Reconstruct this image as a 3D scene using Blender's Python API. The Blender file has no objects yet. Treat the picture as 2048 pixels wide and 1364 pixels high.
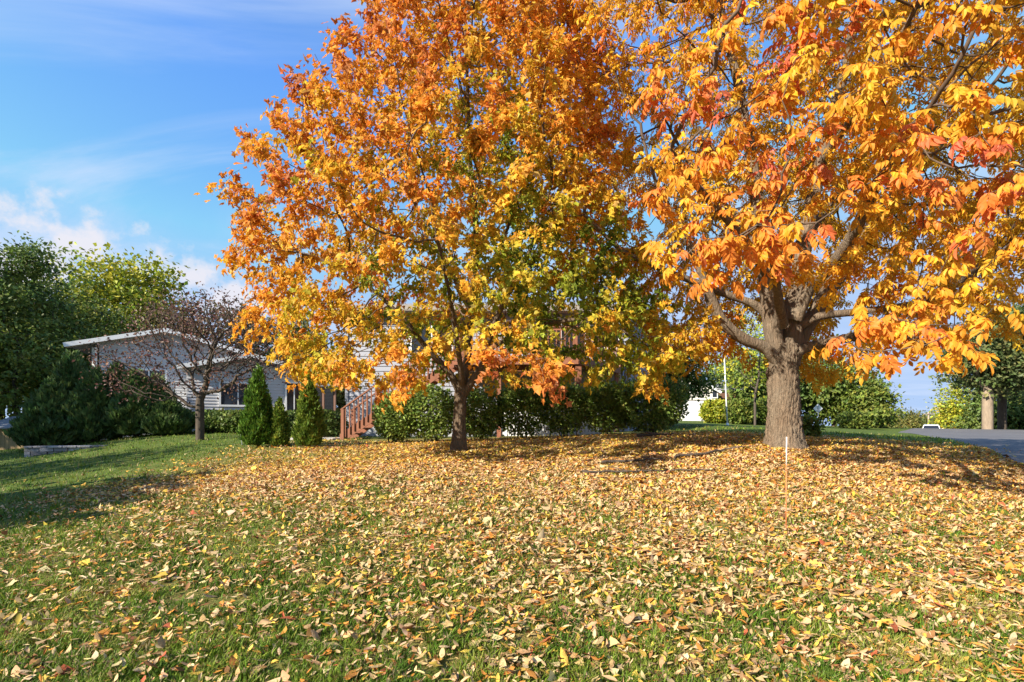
import bpy, math
import numpy as np
from mathutils import Vector

rng = np.random.default_rng(11)
SC = bpy.context.scene
COL = SC.collection

# ------------------------------------------------------------------ camera
F, CX, HY, CZ = 1000.0, 1024.0, 850.0, 1.3      # focal length in photo pixels, horizon row, eye height
cam = bpy.data.cameras.new('camera')
cam.sensor_width = 36.0
cam.lens = 36.0 * F / 2048.0
cam.shift_y = (HY - 682.0) / 2048.0
cam.clip_end = 6000.0
cam.clip_start = 0.05
cam_ob = bpy.data.objects.new('camera', cam)
cam_ob.location = (0, 0, CZ)
cam_ob.rotation_euler = (math.radians(90), 0, 0)
COL.objects.link(cam_ob)
SC.camera = cam_ob

# ------------------------------------------------------------------ light
SUN_EL = math.radians(29)
SUN_AZ = np.array([-0.79, -0.61]); SUN_AZ = SUN_AZ / np.linalg.norm(SUN_AZ)   # where the sun stands
sun = bpy.data.lights.new('sun', 'SUN')
sun.energy = 4.3
sun.angle = math.radians(0.55)
sun.color = (1.0, 0.905, 0.76)
sun_ob = bpy.data.objects.new('sun', sun)
dvec = Vector((-SUN_AZ[0] * math.cos(SUN_EL), -SUN_AZ[1] * math.cos(SUN_EL), -math.sin(SUN_EL)))
sun_ob.rotation_euler = dvec.to_track_quat('-Z', 'Y').to_euler()
sun_ob.location = (-30, -20, 30)
COL.objects.link(sun_ob)

world = bpy.data.worlds.new('World')
SC.world = world
world.use_nodes = True
WN, WL = world.node_tree.nodes, world.node_tree.links
WN.clear()


def wn(t, **k):
    n = WN.new(t)
    for a, b in k.items():
        setattr(n, a, b)
    return n


def wmath(op, a, b=None, clamp=False):
    n = wn('ShaderNodeMath', operation=op)
    n.use_clamp = clamp
    for i, v in enumerate((a, b)):
        if v is None:
            continue
        if isinstance(v, (int, float)):
            n.inputs[i].default_value = v
        else:
            WL.new(v, n.inputs[i])
    return n.outputs[0]


sky = wn('ShaderNodeTexSky', sky_type='NISHITA')
sky.sun_disc = False
sky.sun_elevation = SUN_EL
sky.sun_rotation = math.atan2(SUN_AZ[0], SUN_AZ[1])
sky.altitude = 200
sky.air_density = 1.0
sky.dust_density = 0.05
sky.ozone_density = 2.5
hsv = wn('ShaderNodeHueSaturation')
hsv.inputs['Saturation'].default_value = 1.22
hsv.inputs['Value'].default_value = 1.0
hsv.inputs['Hue'].default_value = 0.506
WL.new(sky.outputs[0], hsv.inputs['Color'])
geo = wn('ShaderNodeTexCoord')
sep = wn('ShaderNodeSeparateXYZ')
WL.new(geo.outputs['Generated'], sep.inputs[0])
zc = wmath('MAXIMUM', sep.outputs[2], 0.02)
zc2 = wmath('ADD', zc, 0.12)
u = wmath('DIVIDE', sep.outputs[0], zc2)
v = wmath('DIVIDE', sep.outputs[1], zc2)
cmb = wn('ShaderNodeCombineXYZ')
WL.new(u, cmb.inputs[0]); WL.new(v, cmb.inputs[1])
mp = wn('ShaderNodeMapping')
mp.inputs['Rotation'].default_value = (0, 0, math.radians(-38))
mp.inputs['Scale'].default_value = (0.55, 1.5, 1)
mp.inputs['Location'].default_value = (2.3, 0.75, 0)
WL.new(cmb.outputs[0], mp.inputs[0])
n1 = wn('ShaderNodeTexNoise'); n1.inputs['Scale'].default_value = 1.15
n1.inputs['Detail'].default_value = 9; n1.inputs['Roughness'].default_value = 0.58
n1.inputs['Distortion'].default_value = 0.9
WL.new(mp.outputs[0], n1.inputs[0])
r1 = wn('ShaderNodeMapRange'); r1.interpolation_type = 'SMOOTHSTEP'
r1.inputs[1].default_value = 0.42; r1.inputs[2].default_value = 0.74
r1.inputs[3].default_value = 0.0; r1.inputs[4].default_value = 0.75
WL.new(n1.outputs[0], r1.inputs[0])
cirrus = r1.outputs[0]
# small cumulus heaps low over the horizon, spread round the compass
n2 = wn('ShaderNodeTexNoise'); n2.inputs['Scale'].default_value = 11
n2.inputs['Detail'].default_value = 9; n2.inputs['Roughness'].default_value = 0.58
WL.new(geo.outputs['Generated'], n2.inputs[0])
heap = None
for (hx, hy, hz, hw) in [(-.945, 1, .40, .135), (-1.02, 1, .34, .13), (-.635, 1, .295, .10), (-.55, 1, .265, .09), (-1.6, 1, .35, .15), (1.9, 1, .36, .14), (.5, -1, .34, .13), (-.9, -1, .3, .12), (2.0, -.5, .4, .13)]:
    L_ = math.sqrt(hx * hx + hy * hy + hz * hz)
    sb_ = wn('ShaderNodeVectorMath', operation='SUBTRACT'); WL.new(geo.outputs['Generated'], sb_.inputs[0]); sb_.inputs[1].default_value = (hx / L_, hy / L_, hz / L_)
    sl_ = wn('ShaderNodeVectorMath', operation='MULTIPLY'); WL.new(sb_.outputs[0], sl_.inputs[0]); sl_.inputs[1].default_value = (1 / hw, 1 / hw, 1.7 / hw)
    ln_ = wn('ShaderNodeVectorMath', operation='LENGTH'); WL.new(sl_.outputs[0], ln_.inputs[0])
    v_ = wmath('SUBTRACT', 1.0, ln_.outputs['Value'])
    heap = v_ if heap is None else wmath('MAXIMUM', heap, v_)
cu = wmath('ADD', heap, wmath('MULTIPLY', wmath('SUBTRACT', n2.outputs[0], .5), 3.4))
r2 = wn('ShaderNodeMapRange'); r2.interpolation_type = 'SMOOTHSTEP'
r2.inputs[1].default_value = 0.22; r2.inputs[2].default_value = 0.75
r2.inputs[3].default_value = 0.0; r2.inputs[4].default_value = 0.85
WL.new(cu, r2.inputs[0])
mixc = wn('ShaderNodeMix', data_type='RGBA')
capn = wn('ShaderNodeMix', data_type='RGBA', blend_type='DARKEN'); capn.inputs[0].default_value = 1
capn.inputs[7].default_value = (1.3, 1.8, 2.7, 1)
WL.new(hsv.outputs[0], capn.inputs[6])
mixc.inputs[7].default_value = (1.85, 2.2, 2.85, 1)
WL.new(cirrus, mixc.inputs[0]); WL.new(capn.outputs[2], mixc.inputs[6])
mixd = wn('ShaderNodeMix', data_type='RGBA')
mixd.inputs[7].default_value = (2.55, 2.45, 2.6, 1)
WL.new(r2.outputs[0], mixd.inputs[0]); WL.new(mixc.outputs[2], mixd.inputs[6])
bg = wn('ShaderNodeBackground'); bg.inputs[1].default_value = 0.135
WL.new(mixd.outputs[2], bg.inputs[0])
wo = wn('ShaderNodeOutputWorld'); WL.new(bg.outputs[0], wo.inputs[0])

SC.view_settings.view_transform = 'Standard'
SC.view_settings.look = 'None'
SC.view_settings.gamma = 1.0
SC.view_settings.exposure = 1.4
SC.view_settings.use_curve_mapping = False
SC.cycles.max_bounces = 7
SC.cycles.transparent_max_bounces = 4
SC.cycles.use_denoising = True


# ------------------------------------------------------------------ helpers
def P(px, py, Y):
    return np.array([(px - CX) / F * Y, Y, CZ + (HY - py) / F * Y])


_cp = []


def cp(X, Y, z):
    _cp.append((X, Y, z + CZ))


for a in [(0, 1.5, -1.36), (0, 2.53, -1.3), (2.5, 2.5, -1.29), (-2.5, 2.5, -1.32), (0, 5, -1.04), (0, 7, -.80), (0, 10, -.52),
          (-1.07, 10, -.51), (0, 14, -.42), (0, 17, -.42), (0, 22, -.4), (-3, 3.7, -1.3), (-6, 6, -1.27), (-8, 8, -1.24),
          (-11, 11, -1.2), (-14, 14, -1.14), (-17, 17, -1.12), (-4, 7, -.98), (-4, 10, -.72), (-3.5, 13, -.56), (-5.5, 16.4, -.5),
          (-6.6, 13, -.57), (-10.6, 17, -.51), (-15, 21, -.36), (-18, 20, -.86), (-20, 19.5, -1.1), (-26, 26, -1.22), (-10, 24, -.42),
          (5, 5, -1.0), (7, 7, -.86), (9, 8.6, -.78), (9.5, 9.2, -.73), (4.9, 9, -.39), (3, 7, -.72), (4.8, 14, -.27), (5.4, 13, -.25), (9.4, 25, 0.0),
          (13.2, 14, -.64), (19, 22, -.6), (26.8, 35, -.52), (33, 45, -.45), (46, 45, -.42), (30, 28, -.55), (20, 14, -.75), (20.7, 50, .36),
          (27.5, 45, -.13), (10, 40, .25), (45, 55, -.5), (50, 61, -1.5), (60, 75, -3.2), (90, 110, -4.0), (20, 80, 0), (-10, 50, -.3), (-40, 40, -1.6),
          (0, -6, -1.6), (-12, -3, -1.5), (14, 0, -1.2), (-22, 3, -1.5), (-30, 14, -1.5), (60, 40, -.8), (40, 20, -.8), (-60, 70, -2), (20, 120, -2.5)]:
    cp(*a)
_C = np.array(_cp)


def _k(r2):
    return r2 * np.log(r2 + 1e-9) * 0.5


_n = len(_C)
_A = np.zeros((_n + 3, _n + 3))
_A[:_n, :_n] = _k(((_C[:, None, :2] - _C[None, :, :2]) ** 2).sum(-1)) + np.eye(_n) * 0.6
_A[:_n, _n] = 1; _A[:_n, _n + 1:] = _C[:, :2]
_A[_n, :_n] = 1; _A[_n + 1:, :_n] = _C[:, :2].T
_W = np.linalg.solve(_A, np.concatenate([_C[:, 2], np.zeros(3)]))


def H(X, Y):
    X = np.asarray(X, float); Y = np.asarray(Y, float)
    sh = X.shape
    x, y = X.ravel(), Y.ravel()
    out = np.empty(len(x))
    for s in range(0, len(x), 40000):
        xs, ys = x[s:s + 40000], y[s:s + 40000]
        r2 = (xs[:, None] - _C[None, :, 0]) ** 2 + (ys[:, None] - _C[None, :, 1]) ** 2
        out[s:s + 40000] = _k(r2) @ _W[:_n] + _W[_n] + _W[_n + 1] * xs + _W[_n + 2] * ys
    d = np.sqrt((x - 10) ** 2 + (y - 30) ** 2)
    t = np.clip((d - 75) / 60, 0, 1)
    t = t * t * (3 - 2 * t)
    out = np.clip(out, -4.5, 3.0) * (1 - t) + (-2.6) * t
    return out.reshape(sh) if sh else float(out[0])


def G(px, Y):
    X = (px - CX) / F * Y
    return np.array([X, Y, H(X, Y)])


class Noise:
    """smooth random field, sum of random waves, about -1..1"""
    def __init__(self, scale, dim=3, n=24, seed=0):
        r = np.random.default_rng(seed)
        d = r.normal(size=(n, dim)); d /= np.linalg.norm(d, axis=1)[:, None]
        self.k = d * (2 * np.pi / scale) * r.uniform(0.5, 1.6, (n, 1))
        self.p = r.uniform(0, 2 * np.pi, n)

    def __call__(self, X):
        return np.sin(X @ self.k.T + self.p).sum(1) / math.sqrt(len(self.p) / 2) * 0.6


def tag(o, label=None, cat=None, group=None, kind=None):
    if label: o['label'] = label
    if cat: o['category'] = cat
    if group: o['group'] = group
    if kind: o['kind'] = kind
    return o


ORG = {}


def empty(name, loc, label=None, cat=None, group=None):
    o = bpy.data.objects.new(name, None)
    o.empty_display_size = 0.2
    o.location = tuple(float(c) for c in loc)
    COL.objects.link(o)
    ORG[o.name] = np.array(loc, float)
    return tag(o, label, cat, group)


def org(o):
    return ORG.get(o.name, np.zeros(3)) if o else np.zeros(3)


def mk(name, V, faces, mat, parent=None, col=None, smooth=False):
    """one mesh object from numpy arrays; V in world coordinates; faces (M,k) array or list of such"""
    V = np.asarray(V, float) - org(parent)
    if not isinstance(faces, list):
        faces = [faces]
    faces = [np.asarray(f, np.int64) for f in faces if len(f)]
    me = bpy.data.meshes.new(name)
    me.vertices.add(len(V))
    me.vertices.foreach_set('co', V.astype(np.float32).ravel())
    nl = sum(f.size for f in faces); npoly = sum(len(f) for f in faces)
    me.loops.add(nl)
    me.loops.foreach_set('vertex_index', np.concatenate([f.ravel() for f in faces]).astype(np.int32))
    me.polygons.add(npoly)
    tot = np.concatenate([np.full(len(f), f.shape[1]) for f in faces])
    st = np.concatenate([[0], np.cumsum(tot)[:-1]])
    me.polygons.foreach_set('loop_start', st.astype(np.int32))
    me.polygons.foreach_set('use_smooth', np.full(npoly, bool(smooth)))
    me.update(calc_edges=True)
    if col is not None:
        a = me.color_attributes.new('Col', 'FLOAT_COLOR', 'POINT')
        c = np.ones((len(V), 4), np.float32); c[:, :3] = col
        a.data.foreach_set('color', c.ravel())
    if mat:
        me.materials.append(mat)
    o = bpy.data.objects.new(name, me)
    COL.objects.link(o)
    if parent:
        o.parent = parent
    ORG[o.name] = org(parent)
    return o


class MB:
    def __init__(self):
        self.V, self.Q, self.n = [], {}, 0

    def add(self, V, faces):
        V = np.asarray(V, float)
        for f in faces:
            self.Q.setdefault(len(f), []).append([i + self.n for i in f])
        self.V.append(V); self.n += len(V)
        return self

    def hexa(self, b, t):
        """b, t: four corners each, same winding (ccw from above)"""
        return self.add(np.vstack([b, t]), [(3, 2, 1, 0), (4, 5, 6, 7), (0, 1, 5, 4), (1, 2, 6, 5), (2, 3, 7, 6), (3, 0, 4, 7)])

    def box(self, x0, x1, y0, y1, z0, z1):
        b = [(x0, y0, z0), (x1, y0, z0), (x1, y1, z0), (x0, y1, z0)]
        t = [(x0, y0, z1), (x1, y0, z1), (x1, y1, z1), (x0, y1, z1)]
        return self.hexa(np.array(b, float), np.array(t, float))

    def beam(self, a, b, w, h, up=(0, 0, 1)):
        """rectangular bar from a to b, width w sideways, height h along up"""
        a = np.array(a, float); b = np.array(b, float)
        d = b - a; d /= np.linalg.norm(d)
        up = np.array(up, float)
        s = np.cross(d, up); s /= np.linalg.norm(s)
        q = np.cross(s, d)
        s *= w / 2; q = q * h / 2
        return self.hexa(np.array([a - s - q, b - s - q, b + s - q, a + s - q])[[0, 1, 2, 3]],
                         np.array([a - s + q, b - s + q, b + s + q, a + s + q]))

    def plate(self, pts, depth):
        """closed prism: polygon pts (n,3) pushed by vector depth"""
        pts = np.array(pts, float); n = len(pts)
        V = np.vstack([pts, pts + np.array(depth, float)])
        fs = [tuple(range(n - 1, -1, -1)), tuple(range(n, 2 * n))]
        fs += [(i, (i + 1) % n, n + (i + 1) % n, n + i) for i in range(n)]
        return self.add(V, fs)

    def tube(self, pts, rad, sides=8, cap=True):
        pts = np.array(pts, float); n = len(pts)
        rad = np.broadcast_to(np.array(rad, float), (n,))
        t = np.gradient(pts, axis=0); t /= np.linalg.norm(t, axis=1)[:, None] + 1e-12
        ref = np.array([0, 0, 1.0]) if abs(t[0, 2]) < 0.9 else np.array([1.0, 0, 0])
        V = []
        a = np.linspace(0, 2 * np.pi, sides, endpoint=False)
        for i in range(n):
            s = np.cross(t[i], ref); s /= np.linalg.norm(s) + 1e-12
            q = np.cross(s, t[i])
            ref = q if abs(np.dot(q, t[i])) < 0.9 else ref
            V.append(pts[i] + rad[i] * (np.cos(a)[:, None] * s + np.sin(a)[:, None] * q))
        fs = []
        for i in range(n - 1):
            for j in range(sides):
                k = (j + 1) % sides
                fs.append((i * sides + j, i * sides + k, (i + 1) * sides + k, (i + 1) * sides + j))
        if cap:
            fs.append(tuple(range(sides))[::-1]); fs.append(tuple((n - 1) * sides + j for j in range(sides)))
        return self.add(np.vstack(V), fs)

    def build(self, name, mat, parent=None, smooth=False, bevel=0):
        o = mk(name, np.vstack(self.V), [np.array(q) for q in self.Q.values()], mat, parent, smooth=smooth)
        if bevel:
            m = o.modifiers.new('bevel', 'BEVEL'); m.width = bevel; m.segments = 2; m.limit_method = 'ANGLE'
        return o


# ------------------------------------------------------------------ materials
def mat(name, color, rough=0.7, noise=None, noise2=None, bump=None, spec=0.3, attr=None, trans=0.0, metal=0.0, tcol=None):
    """noise = (scale, amount, colour2, detail, (sx,sy,sz)); bump = (scale, strength, distance, (sx,sy,sz))"""
    m = bpy.data.materials.new(name); m.use_nodes = True
    N, L = m.node_tree.nodes, m.node_tree.links
    N.clear()
    out = N.new('ShaderNodeOutputMaterial')
    p = N.new('ShaderNodeBsdfPrincipled')
    p.inputs['Roughness'].default_value = rough
    p.inputs['Specular IOR Level'].default_value = spec
    p.inputs['Metallic'].default_value = metal
    src = None
    if attr == 'vertex':
        a = N.new('ShaderNodeVertexColor'); a.layer_name = 'Col'; src = a.outputs[0]
    elif attr == 'object':
        a = N.new('ShaderNodeObjectInfo'); src = a.outputs['Color']
    tc = N.new('ShaderNodeTexCoord')
    if src is None:
        rgb = N.new('ShaderNodeRGB'); rgb.outputs[0].default_value = (*color, 1); src = rgb.outputs[0]
    for nz_ in (noise, noise2):
        if not nz_:
            continue
        sc, amt, c2, det, st = nz_
        mp = N.new('ShaderNodeMapping'); mp.inputs['Scale'].default_value = st
        L.new(tc.outputs['Object'], mp.inputs[0])
        n = N.new('ShaderNodeTexNoise'); n.inputs['Scale'].default_value = sc; n.inputs['Detail'].default_value = det
        n.inputs['Roughness'].default_value = 0.62
        L.new(mp.outputs[0], n.inputs[0])
        r = N.new('ShaderNodeMapRange'); r.inputs[1].default_value = 0.34; r.inputs[2].default_value = 0.68
        r.inputs[3].default_value = 0; r.inputs[4].default_value = amt
        L.new(n.outputs[0], r.inputs[0])
        mx = N.new('ShaderNodeMix'); mx.data_type = 'RGBA'
        L.new(r.outputs[0], mx.inputs[0]); L.new(src, mx.inputs[6]); mx.inputs[7].default_value = (*c2, 1)
        src = mx.outputs[2]
    L.new(src, p.inputs['Base Color'])
    if bump:
        sc, stg, dist, st = bump
        mp = N.new('ShaderNodeMapping'); mp.inputs['Scale'].default_value = st
        L.new(tc.outputs['Object'], mp.inputs[0])
        n = N.new('ShaderNodeTexNoise'); n.inputs['Scale'].default_value = sc; n.inputs['Detail'].default_value = 6
        n.inputs['Roughness'].default_value = 0.65
        L.new(mp.outputs[0], n.inputs[0])
        b = N.new('ShaderNodeBump'); b.inputs['Strength'].default_value = stg; b.inputs['Distance'].default_value = dist
        L.new(n.outputs[0], b.inputs['Height']); L.new(b.outputs[0], p.inputs['Normal'])
    sh = p.outputs[0]
    if trans:
        t = N.new('ShaderNodeBsdfTranslucent')
        if tcol:
            mx = N.new('ShaderNodeMix'); mx.data_type = 'RGBA'; mx.blend_type = 'MULTIPLY'; mx.inputs[0].default_value = 1
            L.new(src, mx.inputs[6]); mx.inputs[7].default_value = (*tcol, 1); L.new(mx.outputs[2], t.inputs[0])
        else:
            L.new(src, t.inputs[0])
        ms = N.new('ShaderNodeMixShader'); ms.inputs[0].default_value = trans
        L.new(sh, ms.inputs[1]); L.new(t.outputs[0], ms.inputs[2]); sh = ms.outputs[0]
    L.new(sh, out.inputs[0])
    return m


U = (1, 1, 1)
M_leaf = mat('autumn_leaf', (.5, .2, .03), .55, attr='vertex', trans=.42, spec=.25)
M_leafo = mat('autumn_leaf_single', (.5, .2, .03), .55, attr='object', trans=.42, spec=.25, noise=(7, .45, (.50, .17, .03), 4, U))
M_dry = mat('dry_leaf', (.5, .3, .1), .7, attr='vertex', trans=.12, spec=.2)
M_dryo = mat('dry_leaf_single', (.5, .3, .1), .65, attr='object', trans=.12, spec=.2,
             noise=(6, .6, (.24, .125, .045), 6, U), bump=(16, .5, .03, U))
M_green = mat('green_leaf', (.06, .1, .02), .5, attr='vertex', trans=.3, spec=.3)
M_grass = mat('grass_blade', (.08, .14, .02), .55, attr='vertex', trans=.3, spec=.2)
M_bark_ash = mat('ridged_bark', (.285, .205, .138), .9, noise=(26, .9, (.105, .073, .05), 6, (1, 1, .16)), bump=(34, 1.0, .09, (1, 1, .14)), spec=.08, noise2=(3.2, .4, (.30, .27, .21), 5, (1, 1, .6)))
M_bark_map = mat('furrowed_bark', (.19, .138, .092), .9, noise=(34, .85, (.09, .065, .045), 6, (1, 1, .14)), bump=(44, 1.0, .06, (1, 1, .12)), spec=.1)
M_twig = mat('twig_bark', (.13, .093, .068), .85, noise=(14, .6, (.075, .055, .042), 4, U), spec=.1)
M_bark_dark = mat('dark_bark', (.10, .08, .062), .9, noise=(8, .7, (.055, .045, .038), 6, (1, 1, .3)), bump=(14, .8, .04, (1, 1, .25)), spec=.1)
M_bark_pale = mat('pale_bark', (.30, .235, .17), .9, noise=(6, .7, (.17, .13, .095), 6, (1, 1, .3)), bump=(10, .8, .05, (1, 1, .25)), spec=.1)
M_side = mat('pale_siding', (.50, .50, .515), .6, noise=(3, .4, (.42, .42, .43), 6, (1, 1, .3)))
M_sideg = mat('grey_siding', (.30, .315, .36), .6, noise=(3, .35, (.26, .27, .31), 6, (1, 1, .3)))
M_found = mat('painted_foundation', (.42, .43, .45), .8, noise=(5, .5, (.34, .35, .36), 8, U), bump=(40, .4, .01, U))
M_trim = mat('white_trim', (.78, .78, .77), .5, noise=(6, .25, (.66, .66, .64), 5, U))
M_soffit = mat('brown_soffit', (.30, .27, .235), .7, noise=(6, .3, (.24, .21, .18), 5, U))
M_shingle = mat('asphalt_shingle', (.27, .275, .29), .9, noise=(22, .8, (.17, .17, .185), 6, (1, 1, 1)), bump=(45, .7, .02, U))
M_glass = mat('dark_glass', (.018, .02, .024), .06, spec=.6)
M_deck = mat('stained_deck_wood', (.285, .118, .066), .65, noise=(9, .7, (.19, .075, .044), 7, (1, 1, .35)), bump=(30, .4, .006, (1, 1, .2)))
M_deckh = mat('stained_deck_plank', (.27, .112, .063), .65, noise=(9, .7, (.18, .072, .042), 7, (.2, 1, 1)), bump=(30, .4, .006, (.2, 1, 1)))
M_block = mat('retaining_block', (.34, .32, .325), .9, attr='object', noise=(9, .7, (.22, .205, .21), 7, U), bump=(30, .9, .02, U))
M_shed = mat('shed_board', (.36, .255, .13), .8, noise=(7, .6, (.25, .17, .085), 6, (1, 1, .2)))
M_asph = mat('asphalt', (.12, .118, .125), .85, noise=(.5, .8, (.19, .18, .175), 10, U), noise2=(38, .5, (.06, .06, .065), 4, U), bump=(120, .6, .008, U))
M_conc = mat('concrete', (.44, .41, .37), .85, noise=(4, .6, (.34, .31, .28), 8, U), bump=(60, .4, .006, U))
M_cream = mat('cream_siding', (.74, .70, .62), .6, noise=(2, .3, (.66, .62, .55), 5, U))
M_alu = mat('sign_aluminium', (.62, .63, .64), .45, noise=(10, .4, (.50, .51, .52), 5, U), metal=.2)
M_steel = mat('galvanised_steel', (.42, .43, .44), .5, metal=.6, noise=(12, .4, (.32, .33, .34), 5, U))
M_bin = mat('bin_plastic', (.05, .052, .055), .55, noise=(8, .3, (.075, .075, .075), 4, U))
M_tyre = mat('rubber', (.02, .02, .021), .8)
M_carw = mat('white_car_paint', (.78, .79, .80), .22, spec=.6)
M_lamp = mat('headlamp_glass', (.7, .72, .75), .15, spec=.6)
M_wht = mat('white_plastic', (.80, .80, .79), .5, noise=(9, .2, (.7, .7, .69), 4, U))
M_orange = mat('orange_fibreglass', (.62, .20, .075), .5, noise=(20, .3, (.5, .15, .05), 4, U))
M_pole = mat('utility_pole_wood', (.34, .27, .21), .9, noise=(8, .6, (.24, .19, .15), 5, (1, 1, .2)))
M_brown = mat('brown_shutter', (.16, .085, .06), .6, noise=(6, .3, (.12, .06, .045), 5, U))
M_blind = mat('curtain_cloth', (.42, .36, .33), .8, noise=(18, .6, (.26, .22, .2), 4, (1, 1, .1)))


# ground: soil and thatch under the real blades; far lawn carries colour noise
def ground_material():
    m = bpy.data.materials.new('lawn_ground'); m.use_nodes = True
    N, L = m.node_tree.nodes, m.node_tree.links
    p = N['Principled BSDF']; p.inputs['Roughness'].default_value = .9; p.inputs['Specular IOR Level'].default_value = .1
    tc = N.new('ShaderNodeTexCoord')

    def noise(scale, det=6, st=(1, 1, 1)):
        mp = N.new('ShaderNodeMapping'); mp.inputs['Scale'].default_value = st
        L.new(tc.outputs['Object'], mp.inputs[0])
        n = N.new('ShaderNodeTexNoise'); n.inputs['Scale'].default_value = scale; n.inputs['Detail'].default_value = det
        n.inputs['Roughness'].default_value = .65
        L.new(mp.outputs[0], n.inputs[0]); return n.outputs[0]

    def ramp(fac, stops):
        r = N.new('ShaderNodeValToRGB'); e = r.color_ramp.elements
        while len(e) < len(stops): e.new(.5)
        for el, (q, c) in zip(e, stops): el.position = q; el.color = (*c, 1)
        L.new(fac, r.inputs[0]); return r.outputs[0]

    def mix(f, a, b):
        x = N.new('ShaderNodeMix'); x.data_type = 'RGBA'
        L.new(f, x.inputs[0]); L.new(a, x.inputs[6]); L.new(b, x.inputs[7]); return x.outputs[2]
    grass = ramp(noise(26, 8), [(.3, (.035, .055, .012)), (.5, (.075, .125, .022)), (.68, (.12, .17, .04))])
    grass2 = ramp(noise(1.3, 5), [(.35, (.045, .085, .014)), (.65, (.10, .135, .03))])
    f = N.new('ShaderNodeValue'); f.outputs[0].default_value = .45
    g = mix(f.outputs[0], grass, grass2)
    leaf = ramp(noise(34, 7), [(.32, (.10, .055, .02)), (.45, (.33, .19, .06)), (.56, (.46, .30, .12)), (.7, (.52, .33, .09))])
    at = N.new('ShaderNodeVertexColor'); at.layer_name = 'Col'
    sp = N.new('ShaderNodeSeparateColor'); L.new(at.outputs[0], sp.inputs[0])
    nz = N.new('ShaderNodeMath'); nz.operation = 'MULTIPLY_ADD'; nz.inputs[1].default_value = 1.6; nz.inputs[2].default_value = -.8
    L.new(noise(9, 8), nz.inputs[0])
    ad = N.new('ShaderNodeMath'); ad.operation = 'ADD'; ad.use_clamp = True
    L.new(nz.outputs[0], ad.inputs[0]); L.new(sp.outputs[0], ad.inputs[1])
    c = mix(ad.outputs[0], g, leaf)
    L.new(c, p.inputs['Base Color'])
    b = N.new('ShaderNodeBump'); b.inputs['Strength'].default_value = .8; b.inputs['Distance'].default_value = .03
    L.new(noise(40, 6), b.inputs['Height']); L.new(b.outputs[0], p.inputs['Normal'])
    return m


M_ground = ground_material()

# ------------------------------------------------------------------ ground and road
ASH = np.array([4.9, 9.0]); MAP = np.array([-1.07, 10.0])
nz_leaf = Noise(1.1, 2, 26, 5); nz_leaf2 = Noise(3.6, 2, 18, 6); nz_leaf3 = Noise(.42, 2, 26, 61)


def leaf_cover(X, Y):
    """how much of the lawn fallen leaves cover, 0..1"""
    q = np.stack([X, Y], -1)
    d1 = np.sqrt(((q - ASH) ** 2).sum(-1)); d2 = np.sqrt(((q - MAP) ** 2).sum(-1))
    a = np.clip(1.34 - d1 / 9.0, 0, 1); b = np.clip(1.32 - d2 / 7.6, 0, 1)
    c = 1 - (1 - a) * (1 - b)
    c = c * np.clip((X + 8.5) / 4.5, .04, 1)
    c = np.maximum(c, .17 * np.clip((X + 9) / 4, 0.12, 1) * (Y < 9))
    c = c * (1 + .32 * nz_leaf(q.reshape(-1, 2)).reshape(X.shape) + .2 * nz_leaf2(q.reshape(-1, 2)).reshape(X.shape) + .2 * nz_leaf3(q.reshape(-1, 2)).reshape(X.shape))
    c = c * np.clip(1.25 - np.maximum(Y - 15, 0) / 16, .1, 1)
    c = c * np.where(Y < 7.5, np.clip((X + 5.5 - .25 * (Y - 2)) / 6.5, .42, 1), 1)
    return np.clip(c, 0, 1)


# left edge of the road, from the near corner to the crest and over it
ROAD_L = np.array([(4.5, -6), (6.6, 2), (8.0, 6.2), (8.95, 8.7), (9.6, 9.6), (13.2, 14), (18.9, 22), (27.0, 35), (33.5, 43), (43, 53), (60, 71), (95, 108)], float)
ROAD_R = np.array([(22, -8), (25, 0), (27, 4), (29, 7), (31, 9.5), (36, 14), (44, 22), (54, 33), (58, 40), (62, 48), (75, 62), (108, 98)], float)


def resample(pl, n):
    s = np.concatenate([[0], np.cumsum(np.linalg.norm(np.diff(pl, axis=0), axis=1))])
    t = np.linspace(0, s[-1], n)
    return np.stack([np.interp(t, s, pl[:, 0]), np.interp(t, s, pl[:, 1])], 1)


def in_poly(X, Y, poly):
    c = np.zeros(X.shape, bool); j = len(poly) - 1
    for i in range(len(poly)):
        xi, yi = poly[i]; xj, yj = poly[j]
        c ^= ((yi > Y) != (yj > Y)) & (X < (xj - xi) * (Y - yi) / (yj - yi + 1e-12) + xi)
        j = i
    return c


ROADP = np.vstack([ROAD_L, ROAD_R[::-1]])
gx = np.unique(np.concatenate([np.linspace(-1500, -60, 12), np.linspace(-60, -14, 30), np.linspace(-14, 16, 96), np.linspace(16, 40, 50), np.linspace(40, 110, 40), np.linspace(110, 1500, 12)]))
gy = np.unique(np.concatenate([np.linspace(-300, -12, 6), np.linspace(-12, 1.5, 24), np.linspace(1.5, 18, 68), np.linspace(18, 60, 52), np.linspace(60, 130, 36), np.linspace(130, 2600, 14)]))
GX, GY = np.meshgrid(gx, gy)
GZ = H(GX, GY)
nzg = Noise(1.6, 2, 20, 8); nzg2 = Noise(.5, 2, 20, 9)
near = np.clip(1 - np.sqrt(GX ** 2 + GY ** 2) / 40, 0, 1)
qq = np.stack([GX.ravel(), GY.ravel()], 1)
GZ = GZ + near * (nzg(qq).reshape(GX.shape) * .012 + nzg2(qq).reshape(GX.shape) * .005)
inroad = in_poly(GX, GY, ROADP)
GZ = np.where(inroad, GZ - .07, GZ)
nx, ny = len(gx), len(gy)
idx = np.arange(nx * ny).reshape(ny, nx)
gf = np.stack([idx[:-1, :-1], idx[:-1, 1:], idx[1:, 1:], idx[1:, :-1]], -1).reshape(-1, 4)
lc = leaf_cover(GX, GY).ravel() * (~inroad.ravel())
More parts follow.
